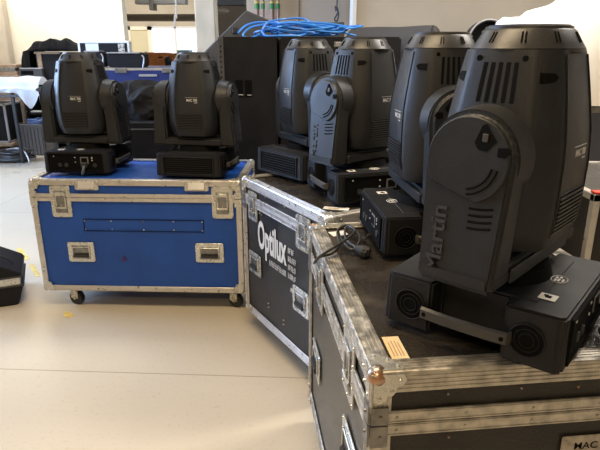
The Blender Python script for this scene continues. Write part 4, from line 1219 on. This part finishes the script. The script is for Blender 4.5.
# table at far left with plastic sheet
TZ = at(15, 87, 6.7).z - .02
tx0, tx1 = -4.05, at(36, 88, 6.7).x
b = BM(); box(b, tx0, tx1, 6.70, 7.12, TZ - .03, TZ, .004); box(b, tx0, tx1, 6.71, 6.74, TZ - .10, TZ - .07, .003)
root = build('metal_table', b, M_SPSLOPE); tag(root, 'grey metal table at the left edge under the white plastic sheet', 'table')
for x, y in ((at(13, 100, 6.75).x, 6.75), (tx1 - .03, 7.09), (tx0 + .03, 7.09)):
    b = BM(); box(b, x - .016, x + .016, y - .016, y + .016, 0, TZ - .03); build('leg', b, M_RUBBER, root)
b = BM(); t = bmesh.new(); vs = []; n1, n2 = 60, 40
X0, X1 = -4.02, at(38, 84, 6.7).x
for i in range(n1 + 1):
    r_ = []
    for j in range(n2 + 1):
        x = X0 + (X1 - X0) * i / n1; k_ = j / n2
        nz = noise.noise(Vector((x * 6, k_ * 6, 1))) * .5 + .5
        if k_ >= .35:
            s_ = (k_ - .35) / .65
            p = Vector((x, 6.69 + s_ * .40, TZ + .006 + (.10 * math.sin(PI * min(1, s_ * 1.2)) + .05 * nz) * min(1, s_ * 8 + .15)))
        else:
            q_ = 1 - k_ / .35
            L = .04 + .20 * max(0, 1 - abs((x - (X1 - .13)) / .14)) + .03 * nz
            p = Vector((x + .02 * math.sin(q_ * 5 + x * 9), 6.685 - .02 * nz - .015 * math.sin(x * 40) * q_, TZ + .010 - q_ * L))
        r_.append(t.verts.new(p))
    vs.append(r_)
for i in range(n1):
    for j in range(n2): t.faces.new((vs[i][j], vs[i + 1][j], vs[i + 1][j + 1], vs[i][j + 1]))
bmesh.ops.solidify(t, geom=t.faces[:], thickness=.003)
_merge(b, t)
simple('plastic_sheet', b, M_PLASTW, 'crumpled white plastic sheet hanging off the table at the left edge', 'plastic sheet', sm=70)
# stack at the left rear
x1_ = at(16, 66, 7.7).x; zl = at(8, 75, 7.7).z
b = BM(); box(b, -4.45, x1_ + .02, 7.66, 8.08, 0, zl, .004); simple('low_cabinet', b, M_WOODL, 'brown cabinet at the left edge under the stacked trays', 'cabinet')
for k, (za, zb, m_) in enumerate(((.001, .045, M_WOODL), (.046, .09, M_STEELD), (.091, .135, M_WOODL))):
    b = BM(); box(b, -4.4, x1_ - .02 * (k % 2), 7.70, 8.0, zl + za, zl + zb, .004)
    simple('equipment_tray', b, m_, ['lowest thin tray of the stack behind the plastic sheet', 'grey middle tray of the stack behind the plastic sheet', 'topmost thin tray of the stack behind the plastic sheet'][k], 'tray', 'stacked trays at the left')
# grey crate on the floor, filled with blue-grey cables
cx0, cx1 = at(20, 140, 7.35).x + .05, at(47, 140, 7.35).x + .03
root = empty('plastic_crate', ((cx0 + cx1) / 2, 7.42, 0)); root.rotation_euler = (0, 0, R(-12))
hw_ = (cx1 - cx0) / 2 + .02; ch = .40
b = BM()
for (x0, x1, y0, y1) in ((-hw_, hw_, -.14, -.125), (-hw_, hw_, .125, .14), (-hw_, -hw_ + .015, -.14, .14), (hw_ - .015, hw_, -.14, .14)): box(b, x0, x1, y0, y1, .002, ch, .003)
box(b, -hw_, hw_, -.14, .14, .002, .02, .003)
for k in range(7): x = -hw_ + .03 + k * (2 * hw_ - .06) / 6; box(b, x - .005, x + .005, -.15, -.139, .01, ch - .03, .001)
build('shell', b, M_CRATE, root)
b = BM()
for (x0, x1, y0, y1) in ((-hw_ - .01, hw_ + .01, -.155, -.135), (-hw_ - .01, hw_ + .01, .135, .155), (-hw_ - .01, -hw_ + .01, -.155, .155), (hw_ - .01, hw_ + .01, -.155, .155)): box(b, x0, x1, y0, y1, ch - .01, ch + .012, .003)
build('rim', b, M_CRATE, root)
tag(root, 'grey plastic crate holding tangled blue cable on the floor at the left', 'crate')
b = BM(); random.seed(5)
for k in range(9):
    c_ = [((hw_ - .07) * math.cos(a + k) * random.uniform(.6, 1), .09 * math.sin(a + k), ch + .0 + .03 * math.sin(a * 2 + k) + k * .005) for a in [q * .5 for q in range(13)]]
    tube(b, c_, .009, 6, 3)
o = build('cable_tangle', b, mat('blue_grey_cable', (.10, .16, .34), .4)); o.location = root.location; o.rotation_euler = root.rotation_euler
tag(o, 'tangled blue grey cables filling the grey crate', 'cable')
# grey framed case on a dolly at the far left edge
q1 = at(9, 103, 7.2); zq = at(8, 104, 7.17).z
crate_case('road_case', -4.40, q1.x - .05, 7.17, 7.62, .185, zq, M_BLACKSP, M_LIGHTG, 'grey framed black case at the left edge beside the cable pile', 'flight case', ew=.024)
b = BM(); box(b, -4.43, q1.x - .03, 7.15, 7.64, .14, .184, .004)
rootd = build('wheeled_dolly', b, M_WOODL); tag(rootd, 'low wooden dolly under the grey framed case at the left edge', 'dolly')
for x in (-4.35, q1.x - .10):
    for y in (7.21, 7.58):
        b = BM(); cyl(b, (x, y, 0.05), (x + .001, y, .14), .018, n=8); cyl(b, (x - .015, y, .0505), (x + .015, y, .0505), .05, n=18); build('castor', b, M_RUBBER, rootd)
# cable pile on the floor behind it
random.seed(8); b = BM()
cx, cy = at(9, 150, 6.85).x, 6.88
for k in range(10):
    rr = random.uniform(.14, .24)
    c_ = [(cx + .02 + rr * 1.15 * math.cos(a) + random.uniform(-.01, .01), cy + rr * .75 * math.sin(a), .014 + k * .013 + .006 * math.sin(a * 3 + k)) for a in [q * .45 + k for q in range(16)]]
    tube(b, c_, .012, 6, 3)
simple('cable_pile', b, M_CABLE, 'flat pile of coiled black cables on the floor at the left edge', 'cable')
b = BM(); tube(b, [(cx + .0, cy - .1, .165), (cx + .12, cy - .06, .175), (cx + .24, cy - .12, .14), (cx + .31, cy - .2, .012), (cx + .2, cy - .26, .012)], .010, 6, 4)
simple('grey_cable', b, M_LIGHTG, 'pale grey cable looping over the black cable pile', 'cable')

# black box and dark bag between the left two stage lights
q0, q1 = at(100, 122, 3.75), at(212, 122, 3.75)
b = BM(); root = empty('storage_chest', ((q0.x + q1.x) / 2, 3.75, 0)); hw_ = (q1.x - q0.x) / 2; h = q0.z
box(b, -hw_, hw_, 0, .6, 0.0, h, .008); build('trunk_body', b, M_BLACKSP, root)
b = BM(); box(b, -hw_ - .004, hw_ + .004, -.006, .61, h - .055, h - .045, .002); build('lid_lip', b, M_SPSLOPE, root)
tag(root, 'plain black storage chest standing directly behind the blue case', 'chest')
q = at(143, 103, 4.0)
blob('fabric_bag', q.x + .04, 4.02, h + .10, .26, .20, .17, .05, 3.2, M_CLOTH, 3.3, 'crumpled black fabric bag on the chest between the two left stage lights', 'bag', h + .002, 6, None, .012, (.35, .2, .3))
q = at(115, 108, 4.0)
blob('fabric_bag', q.x - .16, 4.06, h + .10, .13, .17, .12, .03, 4, M_CLOTH, 7.1, 'black fabric bundle just right of the leftmost stage light', 'bag', h + .002, 5, None, .02)

# black bag/case at lower left edge
root = empty('black_toolcase', (-1.655, 2.97, 0), R(24))
prismM = None
b = BM(); prism(b, [(-.30, 0), (0.0, 0), (.035, .10), (.035, .115), (-.30, .115)], 0, .34, .008, Matrix(((1, 0, 0, 0), (0, 0, 1, -.17), (0, 1, 0, 0), (0, 0, 0, 1))), 1); bmesh.ops.recalc_face_normals(b, faces=b.faces[:])
build('lower_shell', b, M_CLOTH, root)
b = BM(); prism(b, [(-.30, .165), (.030, .165), (.040, .175), (.036, .185), (-.12, .275), (-.30, .285)], 0, .34, .008, Matrix(((1, 0, 0, 0), (0, 0, 1, -.17), (0, 1, 0, 0), (0, 0, 0, 1))), 1); bmesh.ops.recalc_face_normals(b, faces=b.faces[:])
build('upper_shell', b, M_CLOTH, root)
b = BM(); box(b, -.30, .028, -.165, .165, .110, .170, .003); build('silver_band', b, M_STEEL, root)
b = BM(); box(b, -.30, .044, -.176, .176, .108, .118, .003); box(b, -.30, .044, -.176, .176, .162, .172, .003); build('rubber_lip', b, M_RUBBER, root)
b = BM(); tube(b, [(-.20, -.10, .285), (-.18, -.10, .300), (-.05, -.08, .265), (.0, -.08, .215)], .006, 6, 4); build('strap', b, M_RUBBER, root)
tag(root, 'black case with silver band on the floor at the left edge', 'case')

# tape marks on the floor
def tape(pts, label):
    b = BM(); P = [at(x, y, 1) for x, y in pts]; Q = []
    for x, y in pts:
        u = (x - 300) / F_PX; v = -(y - 225) / F_PX; c, s = math.cos(TILT), math.sin(TILT)
        d = Vector((u, c + v * s, -s + v * c)); k = -CAM_H / d.z; Q.append((d.x * k, d.y * k))
    prism(b, Q, .0004, .0012); bmesh.ops.recalc_face_normals(b, faces=b.faces[:])
    simple('tape_mark', b, M_TAPE, label, 'tape', 'yellow tape scraps on the floor')
tape([(16, 249), (22, 248), (25, 253), (30, 259), (24, 260), (20, 255)], 'yellow tape scrap on the floor farthest from the blue case corner')
tape([(29, 265), (34, 264), (36, 268), (41, 276), (36, 277), (32, 271)], 'yellow tape scrap on the floor touching the blue case side')
tape([(63, 314), (68, 311), (74, 315), (71, 318), (65, 317)], 'small yellow tape scrap on the floor in front of the blue case wheel')

# ------------------------------------------------------------ visible ceiling lamps (the light sources above)
for x, y, w_, m_, lab in ((-3.3, 7.2, 2.4, M_TUBE, 'cream wall'), (-1.2, 3.9, 1.6, M_TUBE, 'blue case'), (-.5, 1.3, 1.6, M_TUBEW, 'open floor'), (2.0, 2.7, 1.6, M_TUBE, 'white cloth'), (-.6, -1.6, 1.6, M_TUBEW, 'back of the room')):
    root = empty('ceiling_lamp', (x, y, CEIL))
    b = BM(); box(b, -w_ / 2, w_ / 2, -.16, .16, -.045, -.001, .004); build('housing', b, M_LIGHTG, root)
    b = BM(); box(b, -w_ / 2 + .03, w_ / 2 - .03, -.13, .13, -.055, -.045, .002); build('diffuser', b, m_, root)
    tag(root, 'long ceiling lamp above the ' + lab, 'ceiling lamp', 'ceiling lamps')
